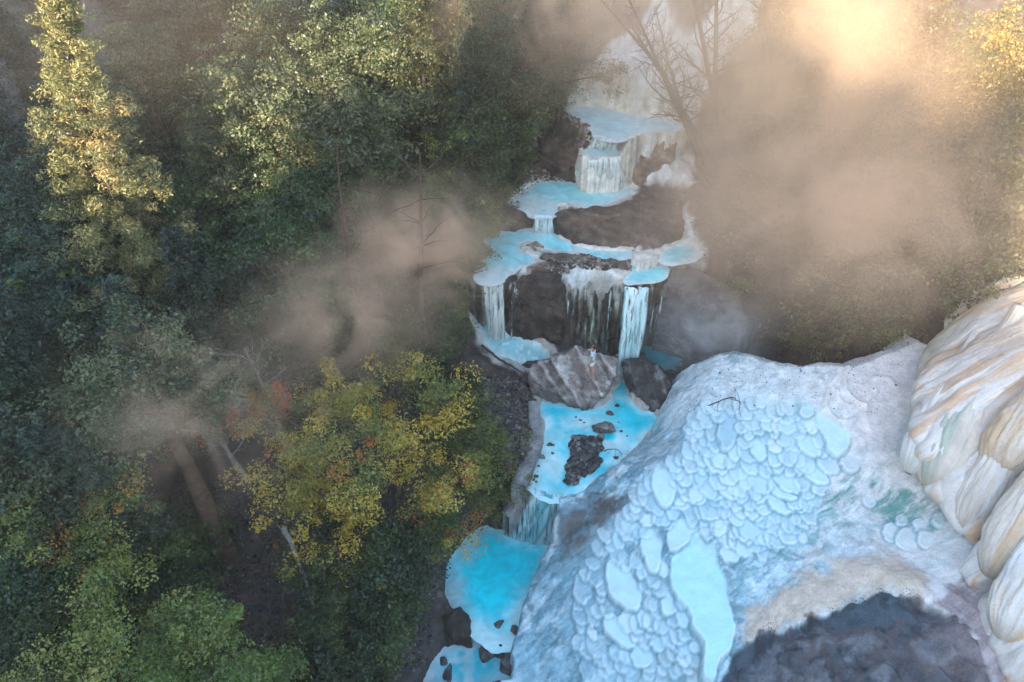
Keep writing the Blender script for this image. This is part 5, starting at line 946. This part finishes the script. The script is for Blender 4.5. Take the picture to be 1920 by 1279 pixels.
bm = bmesh.new(); bmesh.ops.create_icosphere(bm, subdivisions=2, radius=.013); V_ = np.array([v.co[:] for v in bm.verts])*[.8, 1.3, 1.5]+[0, .097, 1.575]; F_ = np.array([[v.index for v in f.verts] for f in bm.faces]); bm.free(); mesh('nose', V_, F_, M_skin, pr_)
bm = bmesh.new(); bmesh.ops.create_icosphere(bm, subdivisions=2, radius=.012); V_ = np.array([v.co[:] for v in bm.verts])*[1.6, .6, .45]+[0, .090, 1.545]; F_ = np.array([[v.index for v in f.verts] for f in bm.faces]); bm.free(); mesh('mouth', V_, F_, plain('lips', (.35,.10,.08)), pr_)

# ------------------------------------------------------------------ steam and haze
def steam(name, c, r, dens, label, scale=.35, seed=0, lo=.42, hi=.66, col=(1.0,.70,.50), rot=(0, 0, 0), pw=1.0):
    m, t_, out_ = nodes('steam_'+str(seed)); Lk = t_.links; tc = N(t_, 'ShaderNodeTexCoord')
    geo = tc.outputs['Object']; ln = N(t_, 'ShaderNodeVectorMath', operation='LENGTH'); Lk.new(geo, ln.inputs[0])
    fall_ = ramp(t_, ln.outputs['Value'], 1.0, .0); fall_ = mul(t_, fall_, fall_); fall_ = mul(t_, fall_, 2.2); mp = N(t_, 'ShaderNodeMapping'); mp.inputs['Location'].default_value = (seed*3.1, seed*1.7, 0); mp.inputs['Scale'].default_value = [q*scale for q in r]; Lk.new(geo, mp.inputs[0])
    nz = noise(t_, mp.outputs[0], 1.0, 6, .62, 1.3); d_ = mul(t_, mul(t_, fall_, ramp(t_, nz, lo, hi)), dens)
    v_ = N(t_, 'ShaderNodeVolumePrincipled'); v_.inputs['Color'].default_value = (*col, 1); v_.inputs['Anisotropy'].default_value = .0; Lk.new(d_, v_.inputs['Density']); Lk.new(v_.outputs[0], out_.inputs['Volume'])
    bm = bmesh.new(); bmesh.ops.create_icosphere(bm, subdivisions=4, radius=1.0); V_ = np.array([v.co[:] for v in bm.verts]); F_ = np.array([[v.index for v in f.verts] for f in bm.faces]); bm.free()
    o = mesh(name, V_, F_, m); o.location = c; o.scale = r; o.rotation_euler = rot; return tag(o, label, None, kind='stuff')
def at(u, v, dist): return tuple(CAM + ray(u, v)*dist)
steam('steam', at(1480, 130, 30), (9.5, 7, 7), .29, 'thick pink steam rising at the upper right', .28, 1, .34, .66, col=(1.0,.74,.52))
steam('steam', at(1080, 20, 34), (8, 6, 4.5), .30, 'rosy steam drifting over the uppermost falls', .3, 2, .38, .64)
steam('steam', at(1580, 400, 26), (10, 6, 5), .25, 'thin brown steam over the bushes right of the pools', .35, 3, .36, .66)
steam('steam', at(800, 450, 29), (5.0, 4., 3.0), .60, 'steam puff drifting left from the middle pools', .5, 4, .40, .66)
steam('steam', at(640, 590, 26), (5, 4., 2.8), .32, 'faint steam above the yellow tree', .5, 5, .38, .66)
steam('steam', at(370, 780, 21), (5, 3.8, 3.0), .24, 'steam wisp left of the yellow tree', .55, 6, .46, .72)
steam('steam', at(1330, 620, 31), (3.6, 2.0, 2.2), .40, 'bluish steam in the corner between the cliff and the mound', .6, 7, .38, .66, col=(.85,.86,.88))
steam('steam', at(150, 60, 34), (12, 7, 6), .035, 'thin warm haze of steam over the upper left wood', .3, 9, .30, .70)
steam('spray', at(928, 606, 33.3), (.9, .6, .8), .9, 'fine spray where the pale veil waterfall lands', .8, 11, .3, .7, col=(.95,.97,1.))
steam('spray', at(1180, 648, 33.6), (.8, .6, .8), .9, 'fine spray at the foot of the bright white waterfall', .8, 12, .3, .7, col=(.95,.97,1.))
steam('spray', at(990, 1008, 31.5), (1.0, .6, .5), .6, 'fine spray at the foot of the fanning cascade', .8, 13, .3, .7, col=(.95,.97,1.))
steam('steam', at(1840, 90, 30), (8, 6, 5), .05, 'warm sunlit steam in the upper right corner', .3, 8, .36, .66, col=(.86,.60,.46))
m, t_, out_ = nodes('thin_haze'); v_ = N(t_, 'ShaderNodeVolumePrincipled'); v_.inputs['Color'].default_value = (.98,.84,.74,1); v_.inputs['Density'].default_value = .0008; t_.links.new(v_.outputs[0], out_.inputs['Volume'])
bm = bmesh.new(); bmesh.ops.create_cube(bm, size=1); V_ = np.array([v.co[:] for v in bm.verts])*[190, 260, 56]+[0, -15, 18]; F_ = np.array([[v.index for v in f.verts] for f in bm.faces]); bm.free()
tag(mesh('haze', V_, F_, m, smooth=False), 'thin warm morning haze filling the valley', None, kind='stuff')
